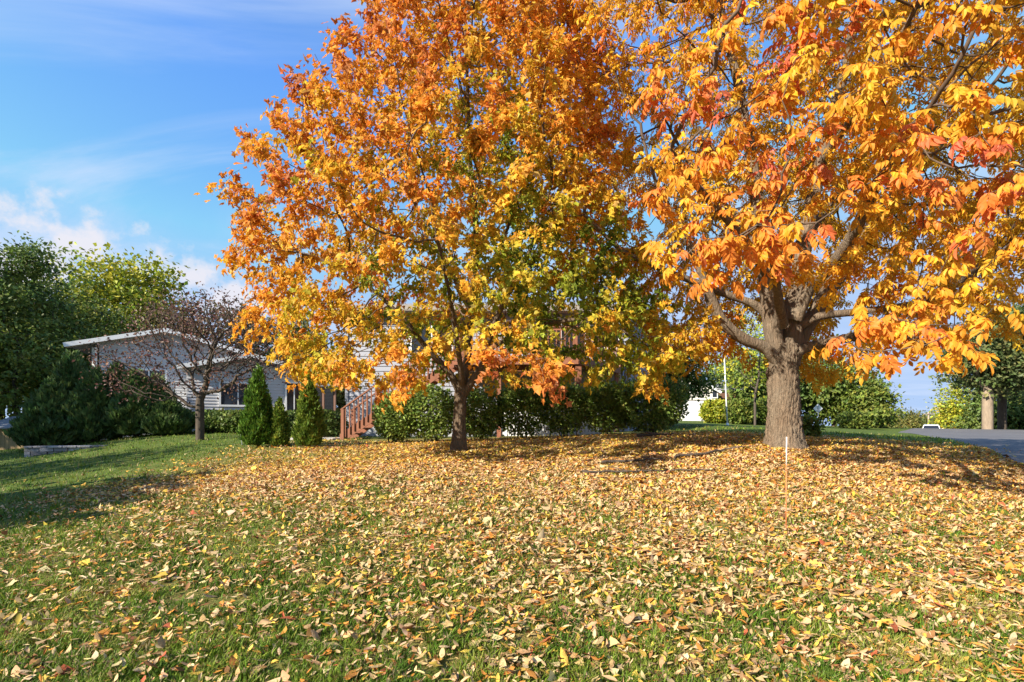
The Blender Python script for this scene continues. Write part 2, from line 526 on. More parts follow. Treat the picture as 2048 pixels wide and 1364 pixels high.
o = mk('lawn', np.stack([GX.ravel(), GY.ravel(), GZ.ravel()], 1), gf, M_ground, col=np.stack([lc, lc, lc], 1), smooth=True)
tag(o, kind='structure')

nr = 220
RL, RR = resample(ROAD_L, nr), resample(ROAD_R, nr)
tt = np.linspace(0, 1, 26)[None, :, None]
RP = RL[:, None, :] * (1 - tt) + RR[:, None, :] * tt
edge = RL + (np.random.default_rng(3).normal(size=(nr, 1)) * .03)
RP[:, 0] = edge
RZ = H(RP[..., 0], RP[..., 1]) - .012
idx = np.arange(nr * 26).reshape(nr, 26)
rf = np.stack([idx[:-1, :-1], idx[:-1, 1:], idx[1:, 1:], idx[1:, :-1]], -1).reshape(-1, 4)
o = mk('road', np.concatenate([RP, RZ[..., None]], -1).reshape(-1, 3), rf, M_asph, smooth=True)
tag(o, kind='structure')


# ------------------------------------------------------------------ leaf instancing (as plain geometry)
def norm(a):
    return a / (np.linalg.norm(a, axis=-1, keepdims=True) + 1e-12)


def frames(n, d):
    """rotation matrices with local y along d, local z near n"""
    y = norm(d); x = norm(np.cross(y, n)); z = np.cross(x, y)
    return np.stack([x, y, z], -1)


def stamp(T, TF, pos, R, sc):
    """copies of template verts T (t,3) and faces TF (f,k)"""
    sc = np.asarray(sc, float).reshape(len(pos), -1)
    V = np.einsum('nij,ntj->nti', R, T[None] * sc[:, None, :]) + pos[:, None, :]
    Fc = TF[None] + (np.arange(len(pos)) * len(T))[:, None, None]
    return V.reshape(-1, 3), Fc.reshape(-1, TF.shape[1])


# maple leaf, unit = 1 wide, tip along +y, stalk end at origin
_mo = [(0, .12), (.42, .10), (.30, .33), (.52, .58), (.24, .60), (0, 1.0), (-.24, .60), (-.52, .58), (-.30, .33), (-.42, .10)]
T_MAP = np.array([(0, .38, -.03)] + [(x, y, .10 * abs(x) + (-.16 if y > .9 else 0) - (.10 if abs(x) > .5 else 0)) for x, y in _mo])
F_MAP = np.array([(0, 1 + (i + 1) % 10, 1 + i) for i in range(10)])[:, ::-1]
MAPV = []
for _q, (_fx, _fz, _cu) in enumerate([(1, 1, 0), (.8, 2.6, -.35), (.62, 4.0, .3), (.9, -1.6, -.6)]):
    _rr = np.random.default_rng(900 + _q)
    _t = T_MAP * np.array([_fx, 1, _fz]); _t[:, 2] += _cu * (_t[:, 1] - .35) ** 2
    _t[1:] += _rr.normal(size=(10, 3)) * .05
    MAPV.append(_t)
T_MLO = np.array([(0, .08, 0), (.46, .22, .06), (.2, .6, 0), (0, 1, -.14), (-.24, .58, .03), (-.46, .2, .06)])
F_MLO = np.array([(0, 1, 2), (0, 2, 3), (0, 3, 4), (0, 4, 5)])
# simple leaf: folded along its midrib, four triangles
T_LF = np.array([(0, 0, 0), (.30, .42, .09), (0, .45, -.02), (-.30, .42, .09), (0, 1, -.12)])
F_LF = np.array([(0, 1, 2), (0, 2, 3), (1, 4, 2), (2, 4, 3)])
# two-triangle leaf for foliage far away
T_L2 = np.array([(0, 0, 0), (.34, .48, .08), (0, 1, -.08), (-.34, .52, .08)])
F_L2 = np.array([(0, 1, 2), (0, 2, 3)])
# leaflet with a rounder outline, eight triangles, 1 long
_lw = [(0, 0), (.17, .22), (.24, .50), (.14, .78)]
T_LEAFLET = np.array([(0, 0, 0)] + [(s * x, y, .07 - .25 * y * y) for y, x in ((.22, .17), (.5, .235), (.78, .145)) for s in (1, -1)] +
                     [(0, .4, -.06), (0, 1, -.30)])
F_LEAFLET = np.array([(0, 1, 7), (1, 3, 7), (3, 5, 7), (5, 8, 7), (8, 6, 7), (6, 4, 7), (4, 2, 7), (2, 0, 7)])


def compound(seed, low=False):
    """a pinnate leaf of seven leaflets on a thin stalk, about 1 unit long, hanging slightly"""
    r = np.random.default_rng(seed)
    V, Fc, n = [], [], 0
    TL, FL = (T_LF * np.array([.72, 1, 1.5]), F_LF) if low == 1 else (T_L2 * np.array([.62, 1, 1.5]), F_L2) if low else (T_LEAFLET, F_LEAFLET)
    spots = [(.30, 1, .46), (.30, -1, .46), (.52, 1, .50), (.52, -1, .50), (.74, 1, .48), (.74, -1, .48), (.88, 0, .52)]
    for t, s, L in spots:
        base = np.array([s * .01, t, -.22 * t * t])
        ang = s * (math.radians(58) + r.normal() * .16) if s else r.normal() * .15
        d = np.array([math.sin(ang), math.cos(ang), -.35 - .45 * r.random()])
        nrm = np.array([-s * .25 + r.normal() * .35, r.normal() * .3, 1.0])
        R = frames(nrm[None], d[None])[0]
        V.append(TL * L @ R.T + base); Fc.append(FL + n); n += len(TL)
    V.append(np.array([(-.008, 0, 0), (.008, 0, 0), (.006, .5, -.055), (-.006, .5, -.055), (.004, .9, -.18), (-.004, .9, -.18)]))
    Fc.append(np.array([(0, 1, 2), (0, 2, 3), (3, 2, 4), (3, 4, 5)]) + n)
    return np.vstack(V), np.vstack(Fc)


# ------------------------------------------------------------------ trees
def colonize(pos, par, att, step, kill, iters=90, trop=(0, 0, .0), jit=.12, infl=1e9, seed=0):
    r = np.random.default_rng(seed)
    cap = len(pos) + 60000
    Pn = np.zeros((cap, 3)); Pa = np.full(cap, -1, int)
    n = len(pos); Pn[:n] = pos; Pa[:n] = par
    att = att.copy()
    best = np.full(len(att), 1e18); bi = np.zeros(len(att), int)

    def upd(lo, hi):
        nonlocal best, bi
        for s in range(lo, hi, 400):
            e = min(hi, s + 400)
            d = ((att[:, None, :] - Pn[None, s:e]) ** 2).sum(-1)
            k = d.argmin(1); dm = d[np.arange(len(att)), k]
            m = dm < best
            best[m] = dm[m]; bi[m] = k[m] + s
    upd(0, n)
    tr = np.array(trop)
    for it in range(iters):
        if len(att) == 0: break
        act = best < infl * infl
        if not act.any(): break
        dirs = norm(att[act] - Pn[bi[act]])
        acc = np.zeros((n, 3)); np.add.at(acc, bi[act], dirs)
        ids = np.unique(bi[act])
        d = norm(acc[ids]) + tr + r.normal(size=(len(ids), 3)) * jit
        new = Pn[ids] + norm(d) * step
        m = len(new)
        if n + m > cap: break
        Pn[n:n + m] = new; Pa[n:n + m] = ids
        upd(n, n + m); n += m
        keep = best > kill * kill
        att, best, bi = att[keep], best[keep], bi[keep]
    return Pn[:n], Pa[:n]


def radii(par, tip, root):
    """pipe model; exponent chosen so that node 0 gets radius root"""
    n = len(par)
    cnt = np.zeros(n); ch = np.zeros(n, int)
    np.add.at(ch, par[par >= 0], 1)
    cnt[ch == 0] = 1
    for i in range(n - 1, 0, -1):
        if par[i] >= 0: cnt[par[i]] += cnt[i]
    e = math.log(root / tip) / math.log(max(cnt[0], 2))
    return tip * np.maximum(cnt, 1) ** e, ch, cnt


def branch_mesh(pos, par, rad, skip=None, minr=0.0):
    """tubes along chains of nodes"""
    n = len(pos)
    kids = [[] for _ in range(n)]
    for i in range(1, n):
        if par[i] >= 0: kids[par[i]].append(i)
    mb = MB()
    starts = [(0, None)] if skip is None else []
    if skip is not None:
        for i in range(n):
            if not skip[i] and par[i] >= 0 and skip[par[i]]: starts.append((i, par[i]))
    while starts:
        i, p = starts.pop()
        ch = [] if p is None else [p]
        rr = [] if p is None else [rad[i] * 1.15]
        c = i
        while True:
            ch.append(c); rr.append(rad[c])
            k = kids[c]
            if not k: break
            k = sorted(k, key=lambda j: -rad[j])
            for j in k[1:]: starts.append((j, c))
            c = k[0]
        if len(ch) < 2 or max(rr) < minr: continue
        rm = max(rr)
        mb.tube(pos[ch], rr, 10 if rm > .07 else 6 if rm > .03 else 4 if rm > .012 else 3, cap=False)
    return mb


def hue_mix(stops, t):
    t = np.clip(t, 0, 1)
    xs = [s[0] for s in stops]
    return np.stack([np.interp(t, xs, [s[1][c] for s in stops]) for c in range(3)], 1)


def jitter_col(c, v=.16, r=rng):
    return np.clip(c * (1 + r.normal(size=(len(c), 1)) * v) * (1 + r.normal(size=(len(c), 3)) * v * .35), .004, .95)


def limb_path(pts, n_per=4):
    """(px,py,Y,radius) polyline in photo pixels and metres -> smooth world points"""
    w = np.array([P(a, b, c) for a, b, c, _ in pts]); rr = np.array([p[3] for p in pts])
    s = np.arange(len(w)); t = np.linspace(0, len(w) - 1, (len(w) - 1) * n_per + 1)
    out = np.empty((len(t), 3))
    # Catmull-Rom
    wp = np.vstack([2 * w[0] - w[1], w, 2 * w[-1] - w[-2]])
    for k, q in enumerate(t):
        i = min(int(q), len(w) - 2); f = q - i
        p0, p1, p2, p3 = wp[i:i + 4]
        out[k] = .5 * (2 * p1 + (p2 - p0) * f + (2 * p0 - 5 * p1 + 4 * p2 - p3) * f * f + (3 * p1 - p0 - 3 * p2 + p3) * f ** 3)
    return out, np.interp(t, s, rr)


def bark_tube(pts, rad, sides, amp, seed, flare=0.0, ridges=1.0, step=.03):
    """a lofted trunk with furrows cut into its surface"""
    pts = np.array(pts); n = len(pts)
    s = np.concatenate([[0], np.cumsum(np.linalg.norm(np.diff(pts, axis=0), axis=1))])
    m = max(6, int(s[-1] / step))
    t = np.linspace(0, s[-1], m)
    p = np.stack([np.interp(t, s, pts[:, k]) for k in range(3)], 1)
    rd = np.interp(t, s, rad)
    tg = norm(np.gradient(p, axis=0))
    a = np.linspace(0, 2 * np.pi, sides, endpoint=False)
    nz = Noise(.10, 3, 60, seed); nz2 = Noise(.5, 3, 20, seed + 1)
    V = []
    ref = np.array([1.0, 0, 0])
    for i in range(m):
        x = norm(ref - tg[i] * np.dot(ref, tg[i])); y = np.cross(tg[i], x); ref = x
        R = rd[i] * (1 + flare * math.exp(-t[i] / .22) * (1 + .35 * np.cos(a * 5 + .6) + .25 * np.cos(a * 3 + 2)))
        q = np.stack([np.cos(a) * rd[i] * 3.2, np.sin(a) * rd[i] * 3.2, np.full(sides, t[i] * .62)], 1)
        disp = amp * (np.abs(nz(q)) - .4) * ridges + amp * .8 * nz2(q * .6)
        V.append(p[i] + (R + disp)[:, None] * (np.cos(a)[:, None] * x + np.sin(a)[:, None] * y))
    idx = np.arange(m * sides).reshape(m, sides)
    f = np.stack([idx[:-1], np.roll(idx[:-1], -1, 1), np.roll(idx[1:], -1, 1), idx[1:]], -1).reshape(-1, 4)
    V = np.vstack(V)
    return V, f


def in_view(p, margin=30):
    y = np.maximum(p[:, 1], .1)
    px = CX + F * p[:, 0] / y; py = HY - F * (p[:, 2] - CZ) / y
    return (px > -margin) & (px < 2048 + margin) & (py > -margin) & (py < 1364 + margin) & (p[:, 1] > .5)


def single_leaves(parent, T, TF, pos, R, sc, col, name='leaf', mat_=None, n=300):
    """the n leaves that show largest become parts of their own"""
    dist = np.linalg.norm(pos - np.array([0, 0, CZ]), axis=1)
    score = np.where(in_view(pos, 0), sc / dist, 0)
    pick = np.argsort(-score)[:n]
    metas = []
    for k, (t, f) in enumerate(zip(T, TF)):
        me = bpy.data.meshes.new(name)
        me.from_pydata(t.tolist(), [], f.tolist()); me.materials.append(mat_ or M_leafo); metas.append(me)
    for j, i in enumerate(pick):
        ob = bpy.data.objects.new(name, metas[j % len(metas)])
        COL.objects.link(ob)
        M = np.eye(4); M[:3, :3] = R[i] * sc[i]; M[:3, 3] = pos[i] - org(parent)
        ob.parent = parent
        from mathutils import Matrix
        ob.matrix_local = Matrix(M.tolist())
        ob.color = (*[float(c) for c in col[i]], 1)
    keep = np.ones(len(pos), bool); keep[pick] = False
    return keep


# ---- the maple ---------------------------------------------------------------------------------
def maple():
    r = np.random.default_rng(21)
    base = np.array([MAP[0], MAP[1], H(*MAP) - .06])
    root = empty('maple_tree', base, 'maple with orange crown turning yellow green inside, slim trunk beside clipped hedge', 'tree')
    Z = CZ
    tr = [(917, 906, 10, .14), (918, 860, 10, .124), (921, 800, 10, .12), (924, 765, 10, .128)]
    tp, trd = limb_path(tr)
    V, f = bark_tube(tp, trd, 80, .012, 31, flare=.28)
    mk('trunk', V, f, M_bark_map, root, smooth=True)
    limbs = [
        [(922, 790, 10, .085), (905, 755, 10, .07), (880, 725, 9.9, .07), (848, 690, 9.7, .055), (800, 630, 9.4, .04), (700, 540, 9.1, .025)],
        [(924, 790, 10, .09), (930, 750, 10.1, .082), (936, 700, 10.2, .075), (938, 640, 10.2, .072), (948, 560, 10.2, .065), (952, 450, 10.1, .062), (940, 330, 10, .05), (935, 180, 10, .035), (930, 20, 10, .02)],
        [(927, 790, 10, .085), (950, 752, 9.9, .07), (972, 715, 9.8, .062), (980, 670, 9.7, .065), (1010, 600, 9.5, .05), (1060, 500, 9.2, .035), (1100, 380, 9, .02)],
        [(924, 780, 10, .07), (922, 740, 9.7, .055), (915, 690, 9.3, .045), (905, 620, 8.7, .035), (880, 500, 8.2, .022)],
        [(945, 600, 10.2, .055), (975, 540, 10.5, .045), (1010, 470, 10.8, .035), (1060, 330, 11.2, .02)],
        [(940, 620, 10.2, .055), (900, 540, 10.4, .042), (850, 440, 10.6, .03), (760, 300, 10.8, .018)],
        [(975, 700, 9.8, .05), (1050, 660, 9.3, .04), (1140, 640, 8.8, .03), (1220, 640, 8.4, .018)],
    ]
    pos, par = [], []
    limb_nodes = 0
    tp0 = tp[::4]
    for i, q in enumerate(tp0): pos.append(q); par.append(i - 1)
    for L in limbs:
        q, rd = limb_path(L)
        mb = MB(); mb.tube(q, rd, 12)
        mb.build('limb', M_bark_map, root, smooth=True)
        prev = int(np.argmin(np.linalg.norm(np.array(pos) - q[0], axis=1)))
        for p in q[2:]:
            pos.append(p); par.append(prev); prev = len(pos) - 1
    nl = len(pos)
    # crown envelope measured from the photograph: half widths at heights (relative to the eye)
    zs = [.55, .9, 1.5, 2.35, 3.1, 4.4, 5.3, 6.2, 7.2, 8.3, 10, 11.6]
    wl = [2.9, 3.6, 4.0, 4.45, 4.65, 4.45, 3.95, 3.1, 2.3, 1.65, .9, .3]
    wr = [3.2, 3.9, 4.1, 3.9, 3.4, 3.0, 2.8, 2.7, 2.4, 2.0, 1.2, .3]
    wf = [2.4, 3.0, 3.5, 3.7, 3.8, 3.8, 3.7, 3.4, 3.0, 2.4, 1.4, .3]
    N = 60000
    z = r.uniform(.8, 11.4, N); th = r.uniform(0, 2 * np.pi, N); rho = np.sqrt(r.random(N))
    hx = np.where(np.cos(th) < 0, np.interp(z, zs, wl), np.interp(z, zs, wr)); hy = np.interp(z, zs, wf)
    nzc = Noise(2.0, 3, 30, 40); nzd = Noise(.9, 3, 30, 41)
    C = np.stack([-.72 + rho * np.cos(th) * hx, 10 + rho * np.sin(th) * hy, z + Z], 1)
    edge_n = 1 - .16 * (nzc(C) * .6 + .4 * nzd(C))
    w = rho
    ok = (w < edge_n) & (w > .30 * r.random(N) ** .5) & (nzd(C) * .7 + nzc(C) * .5 + 1.5 * (w > .75) > -.75 + 1.1 * r.random(N))
    # under the crown at the front the trunk stays visible
    ok &= ~((z < 1.45 + .35 * np.exp(-((C[:, 0] + 1.0) / 1.3) ** 2)) & (rho < .72))
    mpx = CX + F * C[:, 0] / C[:, 1]; mpy = HY - F * z / C[:, 1]
    ok &= ~((mpx > 1130) & (mpx < 1290) & (mpy > 690) & (C[:, 1] < 10.5))
    ok &= ~((mpx > 1045) & (mpx < 1130) & (mpy > 635) & (mpy < 690))
    C = C[ok]
    area = C[r.permutation(len(C))[:8000]]
    extra = []
    for px, py, Y, s, k in [(1095, 735, 6.6, .28, 40), (1130, 775, 6.6, .14, 14), (1085, 770, 6.7, .13, 12), (1300, 720, 8.2, .42, 60), (1300, 775, 8.2, .2, 16), (1230, 690, 8.2, .5, 60), (1390, 690, 8.6, .35, 40), (1330, 650, 8.5, .45, 50), (1260, 610, 8.4, .45, 50), (1200, 570, 8.3, .4, 40), (1330, 735, 8.4, .3, 36), (1420, 660, 9.0, .3, 26),
                            (505, 300, 9.2, .3, 40), (475, 395, 9.2, .28, 40), (465, 520, 9.0, .3, 40), (505, 640, 8.6, .3, 36), (580, 690, 8.2, .3, 40), (620, 740, 8.2, .3, 40), (700, 755, 7.8, .3, 40), (820, 755, 7.6, .3, 40),
                            (625, 170, 9.4, .25, 30), (1190, 640, 7.6, .3, 30), (1060, 722, 6.8, .3, 50), (980, 690, 6.9, .3, 36), (780, 735, 7.4, .4, 50), (660, 720, 7.8, .4, 50)]:
        c = P(px, py, Y); extra.append(c + r.normal(size=(k, 3)) * s * .55)
    area = np.vstack([area] + extra)
    pos, par = colonize(np.array(pos), np.array(par), area, .17, .24, iters=75, trop=(0, 0, .06), jit=.16, seed=5)
    rad, ch, cnt = radii(par, .0035, .15)
    sk = np.zeros(len(pos), bool); sk[:nl] = True
    o = branch_mesh(pos, par, np.minimum(rad, .03), skip=sk).build('twigs', M_twig, root, smooth=True)
    o['kind'] = 'stuff'
    tw = np.where((cnt <= 3) & (np.arange(len(pos)) >= nl))[0]
    reps = r.integers(11, 17, len(tw))
    ii = np.repeat(tw, reps)
    n = len(ii)
    bd = norm(pos[ii] - pos[par[ii]])
    p = pos[ii] - bd * r.uniform(0, .17, (n, 1)) + r.normal(size=(n, 3)) * .065 + np.array([0, 0, -.03])
    ctr = np.array([-.72, 10, Z + 4.0])
    outw = norm((p - ctr) * np.array([1, 1, .5]))
    sunv = np.array([SUN_AZ[0], SUN_AZ[1], .55])
    nrm = norm(outw * .55 + np.array([0, 0, .55]) + sunv * .35 + r.normal(size=(n, 3)) * .62)
    d = norm(bd * .5 + outw * .5 + np.array([0, 0, -.75]) + r.normal(size=(n, 3)) * .55)
    R = frames(nrm, d)
    sc = r.normal(.100, .020, n).clip(.05, .15)
    # hue: outer and upper leaves orange, the shaded inside and lower right still yellow green
    el = (p - np.array([-.72, 10, Z]))
    hx = np.where(el[:, 0] < 0, np.interp(el[:, 2], zs, wl), np.interp(el[:, 2], zs, wr))
    rr = np.sqrt((el[:, 0] / hx) ** 2 + (el[:, 1] / np.interp(el[:, 2], zs, wf)) ** 2)
    nb = Noise(1.5, 3, 30, 50); nb2 = Noise(.55, 3, 30, 51)
    t = .07 + .60 * rr + .035 * (el[:, 2] - 2) - .36 * np.exp(-((el[:, 0] - 2.6) / 1.9) ** 2 - ((el[:, 2] - 2.0) / 1.9) ** 2) \
        - .24 * np.exp(-((el[:, 0] + 2.6) / 1.9) ** 2 - ((el[:, 2] - 1.1) / .9) ** 2) \
        - .15 * np.exp(-((el[:, 0] - 1.0) / 1.1) ** 2 - ((el[:, 2] - 4.2) / 2.2) ** 2) + .17 * nb(p) + .09 * nb2(p) + r.normal(size=n) * .07
    stops = [(0, (.16, .23, .025)), (.2, (.36, .38, .035)), (.36, (.66, .47, .04)), (.52, (.72, .40, .042)), (.68, (.71, .31, .04)), (.85, (.64, .23, .042)), (1, (.52, .18, .065))]
    col = jitter_col(hue_mix(stops, t), .13, r)
    old = r.random(n) < .05
    col[old] = col[old] * .5 + np.array([.14, .08, .05])
    varT = MAPV
    keep = single_leaves(root, varT, [F_MAP] * 4, p, R, sc, col)
    wh = np.where(p[:, 1] > 9.5, 4, r.integers(0, 4, n)); Vs, Fs, Cs, off = [], [], [], 0
    for k in range(5):
        m = keep & (wh == k)
        T, TF = (MAPV[k], F_MAP) if k < 4 else (T_MLO, F_MLO)
        V, f = stamp(T, TF, p[m], R[m], sc[m])
        Vs.append(V); Fs.append(f + off); off += len(V); Cs.append(np.repeat(col[m], len(T), 0))
    o = mk('crown', np.vstack(Vs), np.vstack(Fs), M_leaf, root, col=np.vstack(Cs))
    o['kind'] = 'stuff'
    print('maple leaves', n, 'nodes', len(pos))


maple()


# ---- the big ash -----------------------------------------------------------------------------------
def ash():
    r = np.random.default_rng(77)
    base = np.array([ASH[0], ASH[1], H(*ASH) - .08])
    root = empty('ash_tree', base, 'large ash with thick forked trunk and golden crown tipped with red', 'tree')
    Z = CZ
    tp, trd = limb_path([(1567, 902, 9, .29), (1567, 870, 9, .262), (1566, 820, 9, .248), (1566, 760, 9, .242), (1567, 715, 9, .25), (1568, 690, 9, .24)])
    V, f = bark_tube(tp, trd, 150, .022, 61, flare=.42)
    mk('trunk', V, f, M_bark_ash, root, smooth=True)
    limbs = [
        [(1557, 730, 9, .16), (1547, 680, 9, .155), (1540, 620, 8.95, .148), (1534, 560, 8.9, .135), (1524, 470, 8.9, .13), (1505, 330, 9.0, .10), (1478, 180, 9.1, .075), (1440, 10, 9.2, .05)],
        [(1578, 730, 9, .17), (1585, 680, 9, .165), (1586, 620, 9.05, .155), (1598, 540, 9.1, .135), (1613, 460, 9.1, .13), (1640, 330, 9.2, .10), (1685, 160, 9.2, .075), (1730, -40, 9.2, .05)],
        [(1580, 735, 9.1, .14), (1604, 672, 9.15, .13), (1632, 622, 9.2, .135), (1664, 570, 9.3, .13), (1700, 525, 9.4, .12), (1752, 440, 9.5, .10), (1840, 330, 9.6, .075), (1960, 200, 9.6, .05)],
        [(1590, 640, 8.9, .13), (1618, 575, 8.7, .11), (1655, 540, 8.4, .10), (1700, 480, 7.8, .085), (1760, 360, 6.9, .06), (1840, 240, 6.0, .035)],
        [(1558, 725, 8.95, .11), (1527, 694, 8.85, .095), (1490, 680, 8.8, .098), (1450, 650, 8.7, .09), (1425, 605, 8.6, .082), (1408, 560, 8.5, .07), (1370, 470, 8.4, .045), (1310, 360, 8.2, .03)],
        [(1545, 640, 9, .10), (1510, 610, 9.0, .068), (1450, 588, 9.0, .062), (1390, 564, 8.9, .06), (1310, 533, 8.8, .05), (1240, 498, 8.8, .042), (1170, 430, 8.8, .03)],
        [(1575, 720, 8.9, .12), (1610, 696, 8.85, .085), (1650, 686, 8.6, .075), (1705, 674, 8.1, .068), (1765, 665, 7.0, .055), (1810, 670, 5.8, .035), (1850, 690, 4.8, .02)],
        [(1595, 650, 9, .11), (1640, 632, 8.9, .066), (1710, 624, 8.8, .06), (1790, 614, 8.7, .055), (1855, 600, 8.6, .072), (1930, 552, 8.5, .075), (2050, 480, 8.4, .06), (2200, 400, 8.3, .04)],
        [(1565, 650, 8.8, .09), (1556, 590, 8.1, .07), (1545, 520, 7.0, .05), (1525, 460, 5.8, .03), (1515, 450, 5.2, .018)],
        [(1540, 560, 8.9, .08), (1480, 470, 8.0, .06), (1400, 380, 7.0, .045), (1340, 300, 6.2, .03)],
        [(1610, 480, 9.1, .09), (1650, 420, 10, .07), (1700, 350, 11.2, .05), (1760, 260, 12.4, .03)],
        [(1530, 520, 8.9, .08), (1480, 440, 10, .06), (1400, 360, 11.4, .045), (1340, 260, 12.6, .03)],
        [(1640, 330, 9.2, .07), (1700, 240, 8.2, .055), (1780, 110, 7.2, .04), (1850, -20, 6.6, .025)],
    ]
    pos, par = [], []
    for i, q in enumerate(tp[::4]): pos.append(q); par.append(i - 1)
    for L in limbs:
        q, rd = limb_path(L)
        V, f = bark_tube(q, rd, 24 if rd[1] > .1 else 14, .012 if rd[1] > .1 else .005, 62 + len(pos), ridges=.8, step=.055)
        mk('limb', V, f, M_bark_ash, root, smooth=True)
        prev = int(np.argmin(np.linalg.norm(np.array(pos) - q[0], axis=1)))
        for p in q[2:]:
            pos.append(p); par.append(prev); prev = len(pos) - 1
    nl = len(pos)
    N = 90000
    c0 = np.array([5.6, 8.9, Z + 5.9])
    dirs = norm(r.normal(size=(N, 3))); rho = r.random(N) ** (1 / 3)
    E = np.array([5.7, 5.1, 5.2])
    C = c0 + dirs * rho[:, None] * E
    rel = C[:, 2] - Z
    nzc = Noise(2.2, 3, 30, 70); nzd = Noise(.95, 3, 30, 71)
    px = CX + F * C[:, 0] / C[:, 1]; py = HY - F * rel / C[:, 1]
    dtr = np.hypot(C[:, 0] - ASH[0], C[:, 1] - ASH[1])
    ok = (rho < 1 - .14 * nzc(C)) & (nzd(C) * .8 + nzc(C) * .5 + .9 * (rho > .6) > -.35 + 1.0 * r.random(N))
    ok &= rel > 2.55 - .17 * np.maximum(dtr - 1.5, 0) - .25 * nzc(C)
    ok &= ~((dtr < 2.6) & (rel < 3.7) & (C[:, 1] < 10))
    ok &= ~((C[:, 0] > .8) & (C[:, 0] < 4.2) & (rel < 5.2) & (r.random(N) < .62))
    ok &= ~((C[:, 0] < 2.0) & (C[:, 1] < 8.6) & ((rel < 4.5) | (C[:, 1] < 7.2)))           # the maple stands there
    ok &= C[:, 0] > .2
    C = C[ok]
    C = C[r.permutation(len(C))[:7200]]
    ex = []
    for px_, py_, Y, sx, sz, k in [(1520, 478, 5.4, .40, .17, 60), (1450, 500, 5.5, .25, .14, 26), (1540, 525, 5.4, .16, .08, 14), (1400, 430, 5.6, .32, .26, 50), (1390, 540, 5.6, .2, .12, 18),
                                   (1800, 625, 5.2, .38, .12, 34), (1880, 665, 5.0, .32, .14, 36), (1760, 670, 5.1, .22, .12, 20), (1770, 720, 5.0, .2, .06, 14), (1835, 735, 5.0, .10, .05, 6), (1940, 690, 4.9, .16, .09, 16), (1700, 690, 5.4, .12, .08, 8),
                                   (1720, 520, 6.8, .28, .2, 34), (1800, 540, 6.6, .3, .2, 30), (1700, 580, 6.6, .2, .1, 14), (1640, 120, 5.4, .7, .4, 70), (1480, 200, 5.6, .5, .4, 60), (1900, 300, 5.2, .6, .4, 70),
                                   (1950, 520, 7.2, .6, .3, 60), (1900, 600, 7.5, .5, .25, 50), (2010, 620, 8, .5, .3, 40), (1960, 440, 7.0, .6, .2, 40), (1290, 450, 9, .7, .4, 40), (1290, 620, 9.4, .5, .35, 30), (1360, 690, 9.8, .45, .3, 26), (1250, 380, 9, .5, .5, 36),
                                   (1660, 700, 10, .5, .25, 24), (1680, 760, 10, .3, .15, 14), (1480, 600, 11.5, .7, .5, 26)]:
        c = P(px_, py_, Y); ex.append(c + r.normal(size=(k, 3)) * np.array([sx, sx * .55, sz]))
    att = np.vstack([C] + ex)
    pos, par = colonize(np.array(pos), np.array(par), att, .19, .25, iters=75, trop=(0, 0, .03), jit=.18, seed=9)
    rad, ch, cnt = radii(par, .005, .28)
    sk = np.zeros(len(pos), bool); sk[:nl] = True
    o = branch_mesh(pos, par, np.minimum(rad, .035), skip=sk).build('twigs', M_twig, root, smooth=True)
    o['kind'] = 'stuff'
    tw = np.where((cnt <= 3) & (np.arange(len(pos)) >= nl))[0]
    reps = r.integers(3, 5, len(tw))
    ii = np.repeat(tw, reps); n = len(ii)
    bd = norm(pos[ii] - pos[par[ii]])
    p = pos[ii] - bd * r.uniform(-.02, .2, (n, 1)) + r.normal(size=(n, 3)) * .045
    outw = norm((p - c0) * np.array([1, 1, .35]))
    az = r.normal(size=(n, 3)); az[:, 2] *= .2
    d = norm(bd * .35 + outw * .45 + norm(az) * .65 + np.array([0, 0, -.42]))
    nrm = norm(np.array([0, 0, 1.0]) + outw * .35 + np.array([SUN_AZ[0], SUN_AZ[1], 0]) * .25 + r.normal(size=(n, 3)) * .3)
    R = frames(nrm, d)
    sc = r.normal(.188, .034, n).clip(.11, .27)
    rr = np.linalg.norm((p - c0) / E, axis=1)
    nb = Noise(1.6, 3, 30, 80); nb2 = Noise(.5, 3, 30, 81)
    sunside = ((p - c0) / E) @ np.array([SUN_AZ[0], SUN_AZ[1], .45])
    t = .13 + .24 * np.clip(rr - .55, 0, 1) + .17 * sunside + .19 * nb(p) + .11 * nb2(p) + r.normal(size=n) * .12
    relz = p[:, 2] - Z
    t = t + .26 * np.exp(-((p[:, 1] - 4.9) / 1.1) ** 2) * (relz < 3)
    for cpx, cpy, cY, cr, ca in ((1640, 160, 6.0, 1.1, .34), (1480, 230, 6.2, .7, .28), (1900, 200, 6.0, .8, .22), (1760, 560, 6.7, .5, .25), (1330, 150, 8.5, .6, .2)):
        t = t + ca * np.exp(-((p - P(cpx, cpy, cY)) ** 2).sum(1) / cr ** 2)
    stops = [(0, (.72, .45, .035)), (.25, (.74, .42, .032)), (.45, (.74, .34, .032)), (.62, (.72, .25, .038)), (.8, (.66, .165, .055)), (1, (.56, .125, .07))]
    col = jitter_col(hue_mix(stops, t), .12, r)
    shapes = [compound(s) for s in range(6)]
    keep = single_leaves(root, [s[0] for s in shapes], [s[1] for s in shapes], p, R, sc, col)
    which = r.integers(0, 6, n)
    lows = [compound(s, 1) for s in range(6)]; vlows = [compound(s, 2) for s in range(6)]
    Vs, Fs, Cs, off = [], [], [], 0
